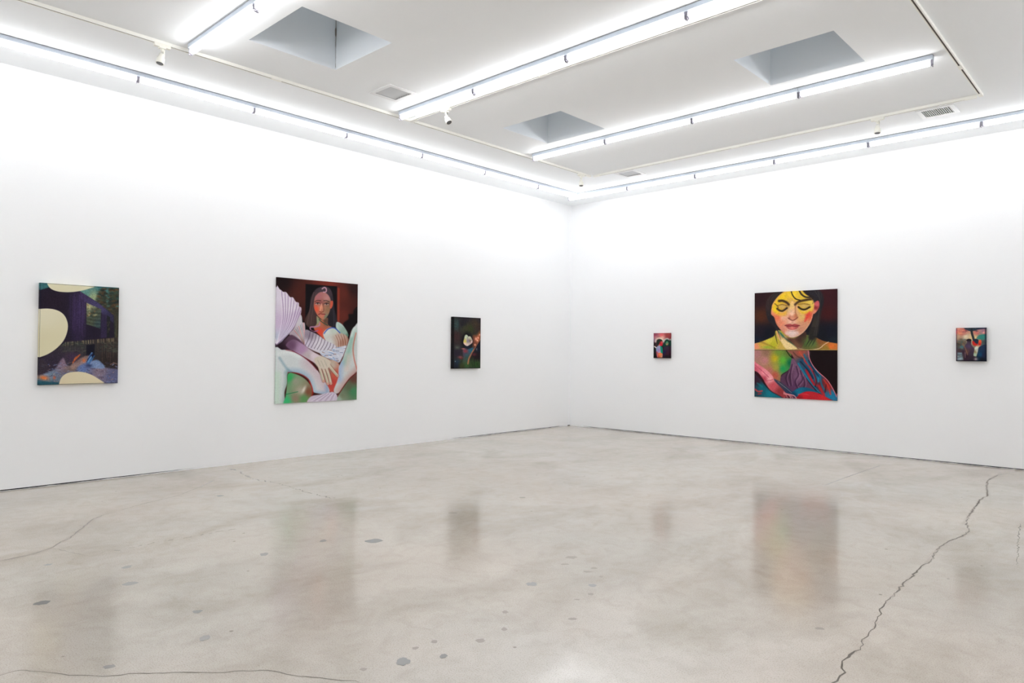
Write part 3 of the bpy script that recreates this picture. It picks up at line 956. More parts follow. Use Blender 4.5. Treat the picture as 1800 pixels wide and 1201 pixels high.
def paint_hollow():
    P = Paint(110, 170, [(170, 123), (681, 150), (672, 1070), (165, 1080)], (36, 30, 35))
    R = random.Random(8)
    P.img = np.zeros_like(P.img) + P.field([(230, 260, (46, 64, 64)), (330, 250, (38, 34, 40)), (400, 340, (60, 62, 42)), (470, 340, (50, 60, 34)), (580, 260, (62, 50, 40)), (640, 320, (56, 44, 40)), (230, 480, (62, 42, 44)), (640, 700, (28, 32, 48)), (600, 850, (36, 24, 30)), (250, 800, (44, 38, 50)), (600, 1020, (46, 76, 38)), (400, 1000, (56, 84, 48)), (320, 1000, (54, 62, 36)), (230, 1020, (34, 38, 50)), (400, 170, (42, 36, 44)), (660, 180, (48, 42, 46))])
    for i in range(90):
        x, y = R.uniform(180, 670), R.uniform(150, 450)
        P.line([(x, y), (x + R.uniform(-6, 6), y + R.uniform(60, 160))], 5, R.choice([(26, 22, 28), (66, 62, 50), (40, 50, 50), (70, 52, 46)]), 0.4)
    for i in range(60):
        x, y = R.uniform(300, 670), R.uniform(860, 1010)
        P.line([(x, y), (x + R.uniform(-10, 10), y + R.uniform(40, 90))], 6, R.choice([(60, 96, 46), (34, 30, 34), (84, 100, 60), (40, 60, 40)]), 0.45)
    for i in range(8):
        P.line([(190 + R.uniform(0, 60), 190 + i * 28), (260, 200 + i * 28)], 8, (70, 104, 108), 0.5)
    P.fill([(520, 480), (600, 440), (690, 360), (690, 520), (620, 600), (560, 690), (500, 770), (520, 640)], [(560, 560, (120, 70, 56)), (640, 480, (164, 96, 66)), (600, 440, (84, 62, 46)), (530, 700, (96, 60, 46))], 12)
    P.blob(425, 565, 112, 160, (22, 18, 25), 1.0, 0, None, 2.5)
    P.blob(430, 690, 60, 40, (26, 34, 52), 0.8)
    P.fill([(345, 720), (440, 720), (540, 690), (520, 780), (470, 860), (450, 1000), (440, 1080), (300, 1080), (350, 900)], [(490, 740, (44, 100, 122)), (400, 760, (92, 70, 84)), (360, 820, (76, 66, 84)), (420, 880, (60, 84, 76)), (420, 1020, (60, 92, 52)), (330, 1030, (58, 66, 40))], 12)
    P.line([(440, 985), (455, 900), (490, 830), (545, 730)], 26, (176, 116, 82), 0.95, soft=7)
    P.line([(545, 740), (600, 640), (668, 530)], 20, (150, 92, 68), 0.9, soft=6)
    P.line([(470, 920), (520, 800), (600, 680), (670, 560)], 10, (24, 20, 30), 0.7)
    wh = P.fill([(400, 455), (425, 462), (445, 485), (480, 485), (510, 530), (526, 580), (500, 620), (430, 662), (385, 645), (355, 605), (365, 540), (380, 480)], [(410, 490, (192, 206, 176)), (480, 520, (206, 206, 176)), (440, 570, (146, 136, 158)), (385, 575, (216, 200, 96)), (380, 630, (240, 206, 190)), (430, 640, (226, 206, 196)), (500, 590, (226, 190, 186)), (480, 570, (120, 104, 92))], 6)
    P.line([(430, 490), (440, 550), (436, 600)], 9, (120, 116, 120), 0.7)
    P.line([(478, 520), (470, 560), (490, 600)], 8, (96, 84, 70), 0.7)
    for x, y, r in ((590, 532, 22), (627, 512, 16), (660, 455, 14), (570, 640, 13), (615, 560, 16)):
        P.blob(x, y, r * 1.5, r * 1.8, (214, 110, 80), 0.8)
        P.blob(x, y, r * 0.8, r, (255, 206, 172), 0.95)
    for x, y, rx, ry, c in ((390, 755, 34, 26, (156, 56, 66)), (355, 712, 34, 12, (196, 116, 104)), (300, 868, 40, 22, (160, 84, 88)), (315, 890, 30, 16, (120, 44, 56)), (245, 690, 44, 34, (88, 92, 82)), (250, 950, 50, 50, (38, 56, 76)), (210, 945, 8, 10, (150, 180, 190)), (555, 815, 40, 26, (96, 40, 52)), (600, 720, 14, 22, (110, 104, 108)), (410, 830, 30, 30, (48, 90, 96))):
        P.blob(x, y, rx, ry, c, 0.85)
    P.line([(170, 123), (165, 1080)], 34, (12, 11, 13), 0.95, soft=6)
    P.line([(170, 128), (681, 154)], 16, (22, 19, 24), 0.8)
    P.line([(676, 150), (668, 1070)], 12, (26, 20, 22), 0.7)
    P.line([(168, 1074), (672, 1064)], 18, (20, 18, 20), 0.8)
    P.speckle(0.10)
    return P


def paint_pair():
    P = Paint(66, 96, [(255, 207), (785, 197), (785, 1015), (255, 1008)], (30, 24, 30))
    P.img = np.zeros_like(P.img) + P.field([(300, 260, (140, 64, 84)), (520, 260, (226, 104, 108)), (700, 270, (160, 66, 64)), (760, 330, (150, 60, 66)), (300, 430, (140, 104, 130)), (340, 350, (190, 120, 124)), (280, 560, (44, 30, 34)), (290, 750, (28, 28, 32)), (300, 930, (24, 24, 26)), (650, 800, (60, 30, 48)), (700, 940, (40, 26, 32)), (600, 640, (30, 36, 40)), (540, 350, (236, 176, 160))])
    P.line([(320, 480), (340, 410), (420, 370), (520, 385), (575, 450)], 50, (232, 214, 190), 0.85, soft=18)
    P.line([(580, 480), (620, 420), (700, 385), (760, 420)], 46, (196, 206, 200), 0.85, soft=18)
    P.fill([(570, 620), (600, 520), (640, 430), (700, 405), (760, 440), (780, 540), (785, 640), (700, 620), (620, 650)], (16, 62, 50), 10)
    P.fill([(650, 520), (690, 470), (730, 500), (735, 560), (700, 600), (660, 580)], [(680, 500, (84, 156, 110)), (700, 560, (164, 160, 120)), (720, 590, (176, 96, 76))], 8)
    P.line([(665, 530), (715, 532)], 10, (24, 54, 40), 0.9)
    P.fill([(590, 680), (680, 630), (785, 650), (785, 1020), (560, 1020)], [(650, 700, (58, 44, 62)), (700, 850, (66, 28, 46)), (620, 820, (40, 28, 66)), (700, 980, (34, 26, 30))], 12)
    P.fill([(355, 480), (380, 420), (450, 395), (520, 420), (550, 470), (500, 480), (450, 560), (400, 600), (360, 560)], (36, 46, 40), 8)
    P.fill([(470, 480), (545, 470), (552, 560), (530, 610), (460, 605), (440, 570)], [(500, 560, (208, 36, 52)), (540, 500, (214, 84, 84)), (460, 490, (150, 40, 42))], 8)
    P.fill([(430, 570), (470, 590), (460, 640), (400, 650)], (226, 120, 92), 8)
    P.fill([(340, 690), (400, 620), (470, 610), (500, 700), (520, 860), (420, 880), (360, 830)], [(410, 660, (160, 166, 200)), (430, 760, (164, 130, 190)), (370, 740, (140, 160, 190)), (480, 830, (190, 170, 180))], 8)
    P.fill([(480, 640), (540, 660), (555, 780), (550, 870), (500, 840)], (18, 146, 112), 8)
    P.fill([(350, 800), (400, 820), (420, 900), (400, 990), (370, 960)], (190, 92, 108), 9)
    P.fill([(410, 860), (470, 840), (550, 870), (545, 980), (520, 1020), (410, 1020)], [(470, 900, (240, 130, 76)), (420, 960, (196, 84, 56)), (530, 950, (206, 140, 110))], 9)
    P.line([(290, 635), (340, 675)], 34, (232, 228, 218), 0.95, soft=8)
    P.line([(258, 207), (785, 199)], 22, (84, 30, 40), 0.8, soft=8)
    P.line([(260, 1000), (785, 1006)], 30, (22, 18, 20), 0.85, soft=8)
    P.line([(258, 420), (258, 1000)], 14, (24, 22, 26), 0.8)
    P.line([(778, 380), (778, 1000)], 18, (34, 8, 16), 0.9, soft=8)
    P.speckle(0.05)
    return P


def paint_split():
    P = Paint(250, 350, [(62, 113), (854, 70), (857, 1142), (60, 1110)], (24, 19, 26))
    R = random.Random(6)
    P.img = np.zeros_like(P.img) + P.field([(110, 180, (46, 26, 30)), (130, 340, (80, 44, 30)), (120, 480, (34, 28, 38)), (90, 580, (24, 30, 46)), (200, 500, (22, 24, 34)), (770, 150, (60, 26, 32)), (780, 300, (66, 26, 28)), (800, 480, (24, 26, 38)), (720, 500, (24, 26, 34)), (830, 580, (30, 38, 46))])
    # shoulders
    P.fill([(40, 610), (120, 585), (200, 555), (262, 525), (300, 470), (560, 510), (640, 525), (740, 572), (880, 605), (880, 680), (40, 680)], [(75, 635, (240, 148, 112)), (140, 600, (214, 176, 70)), (210, 570, (218, 204, 70)), (250, 610, (190, 186, 48)), (340, 640, (206, 170, 80)), (560, 590, (72, 84, 46)), (640, 590, (92, 116, 62)), (700, 570, (140, 84, 50)), (800, 620, (226, 116, 52)), (760, 640, (150, 120, 50)), (500, 640, (120, 92, 66))], 4)
    P.line([(120, 580), (200, 610), (270, 640)], 12, (120, 88, 40), 0.5, soft=8)
    P.blob(190, 635, 50, 12, (120, 176, 60), 0.6)
    # neck
    P.fill([(292, 465), (380, 530), (470, 545), (560, 480), (575, 560), (520, 640), (470, 655), (370, 610), (300, 545)], [(310, 520, (226, 170, 110)), (350, 570, (232, 196, 140)), (420, 570, (96, 60, 50)), (520, 560, (74, 46, 42)), (480, 620, (120, 80, 60)), (540, 520, (66, 44, 40))], 5)
    P.line([(330, 500), (370, 545), (430, 590), (480, 640)], 10, (48, 92, 66), 0.8, soft=5)
    P.fill([(330, 560), (400, 580), (490, 645), (420, 658), (370, 640)], (240, 212, 150), 6)
    P.line([(310, 485), (350, 530)], 20, (40, 120, 90), 0.7, soft=8)
    P.blob(580, 580, 50, 50, (88, 122, 60), 0.55)
    # hair
    hl = P.fill([(440, 80), (330, 88), (240, 125), (185, 190), (178, 280), (200, 370), (255, 430), (300, 480), (290, 400), (255, 330), (235, 270), (255, 205), (330, 180), (400, 130)], [(220, 200, (58, 44, 44)), (300, 130, (52, 46, 44)), (230, 380, (40, 36, 42))], 4)
    hr = P.fill([(500, 80), (640, 75), (715, 105), (735, 190), (712, 290), (695, 400), (680, 500), (640, 560), (596, 545), (606, 480), (632, 390), (650, 290), (640, 200), (590, 140)], [(660, 130, (44, 40, 46)), (690, 240, (40, 38, 42)), (650, 420, (58, 52, 46)), (610, 540, (50, 50, 44))], 9)
    for i in range(9):
        P.line([(690 - i * 10, 440), (670 - i * 8, 540), (640 - i * 9, 600 + (i % 3) * 14)], 9, (40, 36, 36), 0.8, taper=True)
    for i in range(16):
        P.line([(640 + i * 5, 90), (700, 200 + i * 4), (640 + i * 3, 520)], 3, R.choice([(86, 78, 70), (22, 20, 26), (70, 70, 72)]), 0.4, clip=hr)
        P.line([(400 - i * 6, 95), (270 - i * 4, 170), (200 + i * 3, 330)], 3, R.choice([(96, 78, 66), (24, 22, 26)]), 0.4, clip=hl)
    P.line([(265, 470), (280, 540), (295, 600)], 14, (34, 30, 34), 0.8, taper=True)
    P.line([(300, 480), (330, 560)], 8, (46, 36, 34), 0.8, taper=True)
    # ear
    P.fill([(650, 205), (685, 185), (697, 225), (680, 275), (645, 312), (622, 300), (640, 260)], [(670, 220, (206, 96, 100)), (650, 290, (232, 140, 110)), (660, 250, (150, 52, 56))], 4)
    # face
    fc = P.fill([(248, 215), (300, 145), (360, 100), (430, 84), (540, 84), (600, 140), (645, 195), (642, 290), (618, 385), (565, 470), (505, 520), (440, 540), (385, 520), (330, 468), (285, 410), (262, 345), (232, 315), (236, 260)],
                [(330, 400, (232, 140, 108)), (300, 350, (236, 120, 84)), (350, 350, (240, 180, 150)), (430, 380, (236, 186, 160)), (560, 420, (216, 150, 116)), (590, 330, (226, 90, 66)), (540, 340, (232, 190, 110)), (440, 500, (226, 196, 186)), (350, 460, (222, 146, 120)), (520, 470, (206, 140, 112)), (430, 270, (236, 196, 140))], 3)
    P.fill([(262, 200), (320, 130), (400, 90), (540, 84), (610, 150), (646, 210), (636, 275), (590, 300), (540, 310), (500, 280), (492, 230), (440, 190), (420, 235), (392, 270), (380, 322), (320, 330), (262, 300), (240, 260)], [(280, 260, (250, 214, 40)), (340, 150, (246, 206, 44)), (450, 130, (252, 216, 60)), (560, 130, (222, 186, 60)), (600, 220, (236, 206, 90)), (340, 310, (240, 180, 70)), (560, 300, (240, 206, 60)), (430, 190, (226, 176, 80)), (400, 250, (196, 150, 70))], 15, True, 0.97, fc)
    P.fill([(560, 360), (600, 290), (612, 300), (585, 360), (560, 390)], (232, 76, 64), 7, True, 0.85)
    P.line([(258, 340), (290, 420), (340, 478), (400, 528)], 12, (190, 84, 56), 0.5, soft=9, clip=fc)
    P.line([(640, 300), (612, 395), (560, 470), (500, 520)], 8, (246, 214, 180), 0.5, soft=5, clip=fc)
    # nose
    P.fill([(425, 200), (452, 200), (462, 280), (490, 345), (470, 372), (435, 378), (402, 356), (415, 300)], [(438, 230, (246, 206, 130)), (440, 310, (246, 206, 176)), (470, 330, (206, 120, 86)), (435, 365, (226, 150, 120)), (410, 350, (206, 120, 96))], 6, True, 0.9)
    P.line([(470, 240), (474, 300), (494, 345)], 10, (164, 90, 62), 0.7, soft=7)
    P.line([(400, 352), (418, 362), (440, 374), (466, 366), (490, 348)], 8, (110, 44, 36), 0.85, soft=3)
    # brows
    P.line([(310, 188), (345, 186), (385, 202), (405, 222)], 22, (46, 30, 26), 0.92, soft=6)
    P.line([(468, 222), (500, 196), (560, 180), (628, 168)], 22, (52, 34, 26), 0.92, soft=6)
    P.line([(620, 165), (640, 190), (632, 215)], 7, (120, 100, 60), 0.7)
    # closed eyes
    for pts, lid in (([(292, 262), (318, 280), (350, 282), (388, 256)], (340, 236)), ([(500, 246), (530, 266), (565, 268), (606, 246)], (555, 228))):
        P.blob(lid[0], lid[1] + 4, 52, 26, (176, 132, 62), 0.8)
        P.blob(lid[0] + 4, lid[1] + 8, 34, 14, (232, 196, 120), 0.7)
        P.line([(pts[0][0] - 4, pts[0][1] - 26), (lid[0], lid[1] - 14), (pts[3][0], pts[3][1] - 22)], 6, (110, 70, 36), 0.8)
        P.line(pts, 17, (40, 26, 26), 0.95, soft=5)
        P.line([(p[0], p[1] + 17) for p in pts[1:]], 6, (246, 190, 140), 0.7)
    P.line([(268, 214), (298, 240), (300, 268)], 10, (90, 60, 30), 0.7)
    # lips
    P.fill([(368, 420), (415, 407), (440, 413), (465, 407), (512, 422), (470, 434), (440, 436), (405, 434)], (176, 76, 76), 3)
    P.fill([(380, 430), (440, 434), (502, 430), (478, 458), (440, 468), (408, 460)], [(440, 450, (222, 122, 114)), (390, 435, (180, 84, 80)), (495, 435, (180, 84, 80))], 4)
    P.line([(368, 424), (410, 430), (440, 427), (470, 431), (512, 424)], 6, (96, 30, 38), 0.9, soft=3)
    P.line([(405, 476), (440, 482), (480, 474)], 8, (176, 110, 100), 0.6, soft=6)
    P.blob(440, 394, 10, 14, (206, 140, 120), 0.6)
    P.line([(385, 500), (430, 492), (490, 496)], 26, (236, 214, 208), 0.7, soft=14, clip=fc)
    # loose strands
    P.line([(428, 84), (440, 125), (470, 165), (515, 180)], 11, (44, 34, 32), 0.95)
    P.line([(505, 84), (530, 125), (570, 150), (620, 150)], 15, (42, 34, 34), 0.95)
    P.line([(545, 84), (580, 120), (640, 150)], 18, (40, 34, 36), 0.95)
    P.line([(640, 655), (700, 640), (740, 605), (780, 580)], 6, (240, 206, 170), 0.9)
    P.line([(500, 640), (580, 656), (660, 652)], 6, (206, 180, 140), 0.6)
    # lower panel
    P.fill([(40, 657), (880, 655), (880, 1180), (40, 1150)], [(740, 720, (26, 15, 18)), (820, 900, (28, 16, 18)), (400, 950, (40, 22, 34)), (100, 950, (56, 22, 30)), (200, 1000, (40, 20, 26))], 1.5, False)
    br = P.fill([(40, 660), (390, 660), (432, 720), (440, 790), (405, 850), (335, 900), (325, 965), (270, 950), (180, 880), (110, 820), (40, 770)], [(90, 700, (180, 122, 122)), (170, 760, (196, 130, 130)), (180, 690, (150, 110, 90)), (270, 740, (196, 172, 40)), (310, 680, (120, 150, 60)), (350, 760, (96, 180, 60)), (350, 840, (40, 156, 84)), (420, 780, (22, 110, 70)), (280, 830, (170, 160, 70)), (270, 900, (196, 92, 76)), (220, 860, (190, 110, 100)), (400, 690, (100, 120, 56))], 4)
    P.line([(380, 660), (415, 710), (445, 740)], 9, (30, 16, 20), 0.9)
    # purple folds
    pf = P.fill([(440, 740), (485, 780), (540, 870), (600, 970), (660, 1050), (600, 1075), (500, 1040), (440, 1070), (380, 1010), (325, 965), (340, 905), (410, 850)], [(470, 800, (120, 84, 110)), (400, 920, (84, 54, 76)), (500, 920, (126, 86, 116)), (450, 1000, (92, 58, 90)), (580, 1010, (96, 60, 84))], 4)
    for pts in ([(440, 800), (420, 900), (430, 1000)], [(480, 820), (500, 900), (470, 960), (490, 1020)], [(520, 860), (540, 940), (500, 1000)], [(400, 870), (380, 930), (400, 1000)], [(550, 920), (560, 990), (540, 1040)]):
        P.line(pts, 12, (52, 30, 52), 0.7, soft=6, clip=pf)
        P.line([(x + 14, y) for x, y in pts], 7, (160, 118, 146), 0.55, soft=4, clip=pf)
    P.fill([(250, 940), (330, 970), (420, 1040), (490, 1090), (440, 1110), (340, 1040)], [(330, 1000, (64, 66, 84)), (430, 1070, (44, 60, 88))], 6)
    P.line([(300, 965), (400, 1040), (470, 1100)], 4, (190, 190, 190), 0.6)
    # blue and red garment
    gm = P.fill([(400, 660), (592, 658), (606, 740), (640, 810), (692, 872), (770, 945), (822, 1030), (860, 1110), (860, 1150), (760, 1110), (690, 1060), (600, 960), (540, 870), (480, 780), (440, 710)], [(440, 680, (150, 92, 76)), (520, 690, (176, 84, 66)), (540, 760, (40, 76, 104)), (600, 850, (28, 84, 118)), (660, 920, (26, 100, 136)), (720, 980, (112, 40, 46)), (780, 1000, (150, 44, 42)), (810, 1090, (30, 120, 160)), (640, 990, (20, 60, 88))], 3)
    for pts, wd, c in (([(500, 790), (560, 890), (640, 1000), (700, 1070)], 15, (32, 130, 160)), ([(560, 760), (620, 840), (660, 920), (670, 1000)], 15, (206, 44, 44)), ([(575, 850), (610, 920), (650, 990)], 22, (196, 36, 42)), ([(620, 790), (680, 880), (690, 960)], 14, (40, 140, 176)), ([(520, 770), (590, 850), (640, 930)], 12, (18, 34, 54)), ([(600, 760), (650, 850), (700, 920)], 14, (20, 44, 66)), ([(700, 900), (720, 990), (760, 1070)], 15, (30, 110, 140)), ([(740, 940), (780, 1010), (800, 1080)], 14, (206, 52, 44)), ([(690, 1000), (720, 1050), (740, 1090)], 22, (190, 40, 46)), ([(555, 700), (580, 760), (600, 800)], 13, (36, 110, 140)), ([(510, 680), (540, 720), (560, 750)], 12, (206, 90, 66)), ([(450, 680), (490, 720), (540, 740)], 10, (90, 56, 50)), ([(640, 860), (670, 950), (660, 1010)], 8, (16, 26, 44)), ([(760, 990), (750, 1060)], 9, (60, 18, 26))):
        P.line(pts, wd, c, 0.85, soft=5, clip=gm)
    P.line([(592, 660), (606, 740), (640, 810), (692, 872), (770, 945), (822, 1030), (858, 1110)], 7, (222, 124, 136), 0.95)
    # blue fold, red hand, pink arm, teal corner
    P.fill([(40, 900), (110, 930), (160, 990), (230, 1060), (340, 1130), (40, 1130)], [(80, 960, (60, 34, 50)), (130, 1030, (24, 100, 116)), (220, 1090, (24, 122, 140)), (80, 1060, (40, 70, 84))], 6)
    P.line([(70, 1040), (100, 1060), (140, 1055)], 14, (206, 66, 70), 0.9, soft=5)
    P.line([(100, 1085), (130, 1080)], 12, (180, 50, 60), 0.9, soft=5)
    P.line([(90, 980), (140, 1010)], 12, (30, 130, 130), 0.7, soft=6)
    P.fill([(430, 1080), (490, 1030), (560, 1015), (650, 1040), (690, 1075), (560, 1110), (480, 1130), (440, 1120)], [(500, 1060, (22, 110, 140)), (600, 1040, (24, 90, 120)), (460, 1100, (20, 60, 90))], 5)
    P.fill([(495, 1100), (560, 1060), (640, 1058), (720, 1085), (800, 1130), (860, 1165), (490, 1155)], [(560, 1100, (206, 36, 48)), (650, 1090, (190, 40, 50)), (740, 1125, (206, 44, 50)), (520, 1130, (150, 30, 40))], 4)
    P.line([(500, 1085), (550, 1080), (600, 1090)], 8, (206, 66, 76), 0.8)
    pk = P.fill([(40, 765), (110, 805), (190, 855), (245, 910), (270, 960), (340, 1030), (380, 1080), (370, 1120), (300, 1090), (230, 1050), (180, 990), (150, 940), (100, 880), (40, 845)], [(90, 810, (238, 130, 146)), (170, 880, (240, 150, 160)), (220, 940, (246, 172, 178)), (250, 1000, (206, 84, 92)), (320, 1060, (150, 56, 60)), (160, 940, (190, 74, 90)), (70, 840, (206, 90, 110))], 4)
    P.line([(60, 800), (150, 870), (210, 925)], 7, (190, 66, 90), 0.7, clip=pk)
    P.line([(170, 960), (230, 950), (250, 945)], 9, (196, 84, 96), 0.7, clip=pk)
    for i in range(6):
        P.line([(360, 1060 + i * 4), (385 + i * 14, 1095), (395 + i * 18, 1130)], 9, [(236, 130, 140), (150, 50, 66), (246, 170, 176)][i % 3], 0.85)
    P.line([(56, 657), (860, 656)], 6, (196, 170, 96), 0.9)
    P.line([(56, 663), (860, 661)], 4, (40, 20, 20), 0.8)
    P.speckle(0.04)
    P.speckle(0.03, 2, 2)
    return P


def paint_sunset():
    P = Paint(110, 124, [(207, 222), (905, 215), (905, 1005), (210, 1003)], (60, 50, 60))
    R = random.Random(9)
    P.img = np.zeros_like(P.img) + P.field([(260, 260, (214, 130, 116)), (300, 330, (230, 130, 104)), (420, 290, (190, 96, 90)), (260, 420, (196, 160, 130)), (440, 430, (230, 216, 184)), (560, 440, (226, 200, 150)), (700, 330, (214, 120, 110)), (840, 290, (150, 110, 130)), (860, 330, (240, 156, 150)), (660, 450, (226, 196, 140)), (800, 430, (56, 130, 120)), (860, 400, (60, 120, 120)), (860, 560, (72, 84, 84)), (350, 560, (96, 86, 72)), (280, 620, (74, 70, 66)), (340, 670, (66, 110, 116)), (300, 750, (74, 54, 58)), (380, 780, (62, 44, 58)), (560, 950, (40, 34, 42))])
    for i in range(40):
        x, y = R.uniform(220, 880), R.uniform(240, 400)
        P.line([(x, y), (x + R.uniform(40, 120), y + R.uniform(-12, 10))], R.uniform(8, 16), R.choice([(240, 160, 130), (196, 92, 88), (246, 200, 160), (150, 90, 96), (226, 120, 104)]), 0.45)
    P.fill([(420, 220), (905, 215), (905, 240), (740, 260), (640, 290), (560, 300), (470, 270)], [(560, 250, (36, 52, 64)), (820, 230, (40, 44, 66)), (460, 240, (44, 64, 76))], 8)
    for i in range(30):
        P.blob(R.uniform(440, 700), R.uniform(230, 300), R.uniform(12, 30), R.uniform(8, 16), R.choice([(34, 56, 66), (50, 74, 84), (80, 70, 80)]), 0.6)
    P.line([(575, 240), (582, 340), (610, 440), (630, 520)], 52, (38, 44, 50), 0.97, soft=8)
    P.line([(590, 370), (612, 400)], 10, (90, 84, 92), 0.5)
    for i in range(36):
        P.blob(R.uniform(230, 450), R.uniform(480, 700), R.uniform(14, 30), R.uniform(8, 18), R.choice([(112, 98, 74), (62, 62, 60), (56, 104, 116), (140, 110, 80), (80, 60, 60)]), 0.55)
    P.fill([(690, 470), (740, 400), (830, 370), (905, 380), (905, 470), (800, 490)], (54, 134, 122), 10, True, 0.85)
    # left figure
    P.fill([(430, 620), (470, 560), (460, 510), (510, 480), (565, 510), (565, 600), (600, 660), (640, 730), (640, 1010), (410, 1010), (420, 800), (390, 690)], [(510, 510, (44, 36, 44)), (500, 580, (76, 62, 80)), (510, 650, (84, 66, 92)), (480, 780, (96, 68, 66)), (560, 800, (66, 52, 70)), (450, 900, (52, 34, 48)), (580, 950, (50, 40, 52))], 9)
    P.line([(360, 590), (420, 680), (460, 780), (480, 850)], 18, (150, 106, 80), 0.75, soft=8)
    P.fill([(455, 520), (480, 485), (545, 480), (572, 515)], (34, 26, 32), 6)
    P.line([(425, 800), (430, 920)], 12, (190, 140, 150), 0.6, soft=6)
    # right figure
    P.fill([(610, 520), (650, 480), (720, 490), (745, 560), (700, 600), (640, 580)], (34, 44, 62), 8)
    P.fill([(590, 540), (625, 530), (660, 575), (720, 610), (690, 640), (610, 625)], (208, 46, 40), 8)
    P.fill([(730, 600), (740, 520), (780, 500), (805, 540), (790, 620), (750, 640)], [(770, 530, (236, 96, 60)), (760, 610, (206, 50, 44))], 8)
    P.fill([(680, 640), (790, 640), (740, 690), (690, 680)], (222, 176, 136), 9)
    P.fill([(650, 680), (700, 660), (740, 680), (720, 780), (690, 880), (630, 880), (620, 840), (640, 750)], [(680, 690, (216, 220, 204)), (660, 780, (150, 136, 96)), (650, 850, (170, 190, 164)), (700, 760, (196, 196, 180))], 9)
    P.fill([(740, 680), (800, 640), (905, 640), (905, 1010), (700, 1010), (690, 900), (720, 780)], [(800, 700, (34, 54, 80)), (780, 850, (24, 66, 96)), (860, 860, (36, 40, 66)), (820, 960, (26, 30, 40)), (740, 940, (24, 42, 60))], 9)
    P.blob(675, 955, 40, 34, (172, 160, 164), 0.9)
    P.fill([(240, 800), (350, 800), (360, 870), (380, 970), (240, 985)], [(300, 830, (120, 136, 146)), (300, 880, (60, 70, 76)), (310, 940, (150, 170, 180))], 8, False)
    P.line([(250, 890), (330, 880)], 14, (196, 206, 200), 0.8)
    P.line([(214, 240), (214, 1000)], 26, (58, 30, 60), 0.85, soft=10)
    P.blob(212, 320, 18, 60, (214, 60, 84), 0.8)
    P.line([(210, 996), (905, 996)], 26, (24, 20, 34), 0.9, soft=8)
    P.line([(896, 230), (896, 1000)], 26, (20, 26, 42), 0.9, soft=9)
    P.line([(420, 226), (905, 221)], 14, (26, 30, 46), 0.85, soft=6)
    P.speckle(0.05)
    return P


# ------------------------------------------------------------------ canvases
def make_canvas_mat():
    mt = bpy.data.materials.new('oil_paint')
    mt.use_nodes = True
    nt = mt.node_tree
    b = nt.nodes['Principled BSDF']
    at = nt.nodes.new('ShaderNodeAttribute')
    at.attribute_name = 'paint'
    nt.links.new(at.outputs['Color'], b.inputs['Base Color'])
    b.inputs['Roughness'].default_value = 0.55
    b.inputs['Specular IOR Level'].default_value = 0.08
    tc = nt.nodes.new('ShaderNodeTexCoord')
    n = nt.nodes.new('ShaderNodeTexNoise')
    n.inputs['Scale'].default_value = 180
    bp = nt.nodes.new('ShaderNodeBump')
    bp.inputs['Strength'].default_value = 0.08
    bp.inputs['Distance'].default_value = 0.002
    nt.links.new(tc.outputs['Object'], n.inputs['Vector'])
    nt.links.new(n.outputs['Fac'], bp.inputs['Height'])
    nt.links.new(bp.outputs['Normal'], b.inputs['Normal'])
    return mt


M_CANVAS = make_canvas_mat()
M_STRETCH = material('stretcher_wood', (176, 150, 116), 0.8)
PAINT_GAIN = 0.97


def grid_mesh(name, rows, cols, pos, colr):
    """pos (rows*cols, 3), colr (rows*cols, 3) linear"""
    me = bpy.data.meshes.new(name)
    idx = np.arange(rows * cols).reshape(rows, cols)
    q = np.stack([idx[:-1, :-1], idx[1:, :-1], idx[1:, 1:], idx[:-1, 1:]], -1).reshape(-1, 4)
    nf = len(q)
    me.vertices.add(rows * cols)
    me.vertices.foreach_set('co', pos.astype(np.float32).ravel())
    me.loops.add(nf * 4)
    me.loops.foreach_set('vertex_index', q.astype(np.int32).ravel())
    me.polygons.add(nf)
    me.polygons.foreach_set('loop_start', np.arange(0, nf * 4, 4, dtype=np.int32))
    try:
        me.polygons.foreach_set('loop_total', np.full(nf, 4, np.int32))
    except Exception:
        pass
    me.update(calc_edges=True)
    ca = me.color_attributes.new('paint', 'FLOAT_COLOR', 'POINT')
    c4 = np.ones((rows * cols, 4), np.float32)
    c4[:, :3] = colr
    ca.data.foreach_set('color', c4.ravel())
    me.materials.append(M_CANVAS)
    me.validate()
    return me


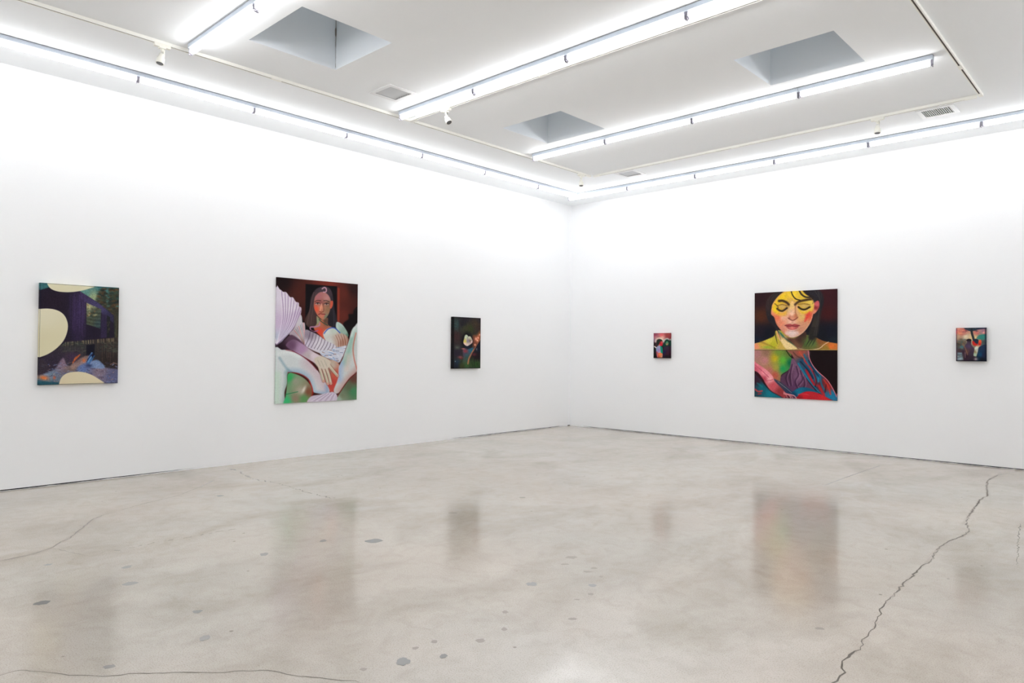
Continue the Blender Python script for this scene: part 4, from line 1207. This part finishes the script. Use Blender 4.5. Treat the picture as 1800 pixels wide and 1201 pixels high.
def canvas(P, name, label, wall, a0, a1, z0, z1, depth, gap=0.004):
    """wall 'left': spans y a0..a1 facing +x; wall 'far': spans x a0..a1 facing -y.
    local frame: X across the picture, Z up, -Y out of the wall"""
    W, H = a1 - a0, z1 - z0
    loc, rz = ((0.0, a0, z0), math.pi / 2) if wall == 'left' else ((a0, 0.0, z0), 0.0)
    t = thing(name, label, 'painting', loc)
    t.rotation_euler = (0, 0, rz)
    h, w = P.h, P.w
    col = np.clip(srgb2lin(P.img) * PAINT_GAIN, 0, 1)
    bev = 0.002
    xs_ = np.linspace(bev, W - bev, w)
    zs_ = np.linspace(H - bev, bev, h)
    X, Z = np.meshgrid(xs_, zs_)
    pos = np.stack([X, np.full_like(X, -depth), Z], -1).reshape(-1, 3)
    obj('painted_front', grid_mesh('painted_front', h, w, pos, col.reshape(-1, 3)), parent=t)
    # painted edge: rim of the front wraps round the stretcher
    ring_c, ring_f, ring_b = [], [], []
    k = 3
    for i in range(w):
        ring_f.append((xs_[i], zs_[0])); ring_b.append((xs_[i] if 0 < i < w - 1 else (0 if i == 0 else W), H)); ring_c.append(col[k, i])
    for j in range(h):
        ring_f.append((xs_[-1], zs_[j])); ring_b.append((W, zs_[j] if 0 < j < h - 1 else (H if j == 0 else 0))); ring_c.append(col[j, w - 1 - k])
    for i in range(w - 1, -1, -1):
        ring_f.append((xs_[i], zs_[-1])); ring_b.append((xs_[i] if 0 < i < w - 1 else (0 if i == 0 else W), 0)); ring_c.append(col[h - 1 - k, i])
    for j in range(h - 1, -1, -1):
        ring_f.append((xs_[0], zs_[j])); ring_b.append((0, zs_[j] if 0 < j < h - 1 else (H if j == 0 else 0))); ring_c.append(col[j, k])
    ring_f.append(ring_f[0]); ring_b.append(ring_b[0]); ring_c.append(ring_c[0])
    n = len(ring_f)
    f, b, c = np.array(ring_f), np.array(ring_b), np.array(ring_c)
    rows = [np.c_[f[:, 0], np.full(n, -depth), f[:, 1]], np.c_[b[:, 0], np.full(n, -depth + bev), b[:, 1]], np.c_[b[:, 0], np.full(n, -gap), b[:, 1]]]
    me = grid_mesh('painted_edge', 3, n, np.concatenate(rows), np.concatenate([c, c, c]))
    obj('painted_edge', me, parent=t)
    bm = bmesh.new()
    s = 0.03
    for lo, hi in (((0.003, 0.003), (W - 0.003, s)), ((0.003, H - s), (W - 0.003, H - 0.003)), ((0.003, s), (s, H - s)), ((W - s, s), (W - 0.003, H - s))):
        box(bm, (lo[0], -depth + 0.006, lo[1]), (hi[0], -gap + 0.0035, hi[1]))
    obj('stretcher_bars', bm, M_STRETCH, t)
    return t


canvas(paint_house(), 'painting', 'painting of a dark house and fence with three cream rounded shapes', 'left', -8.904, -8.153, 1.063, 2.126, 0.05)
canvas(paint_seated(), 'painting', 'large painting of a seated woman with long dark hair and pleated white sleeves', 'left', -6.250, -4.989, 0.737, 2.404, 0.032)
canvas(paint_hollow(), 'painting', 'small dark painting with a pale stone shape in a black hollow', 'left', -3.155, -2.523, 1.158, 2.010, 0.055)
canvas(paint_pair(), 'painting', 'tiny painting of two heads under a red sky', 'far', 1.913, 2.241, 1.349, 1.791, 0.05)
canvas(paint_split(), 'painting', 'large split painting of a yellow lit face with lowered eyes above blue and red folds', 'far', 3.759, 5.017, 0.756, 2.410, 0.03)
canvas(paint_sunset(), 'painting', 'tiny painting of figures under a tree at sunset', 'far', 6.534, 6.867, 1.364, 1.803, 0.06)
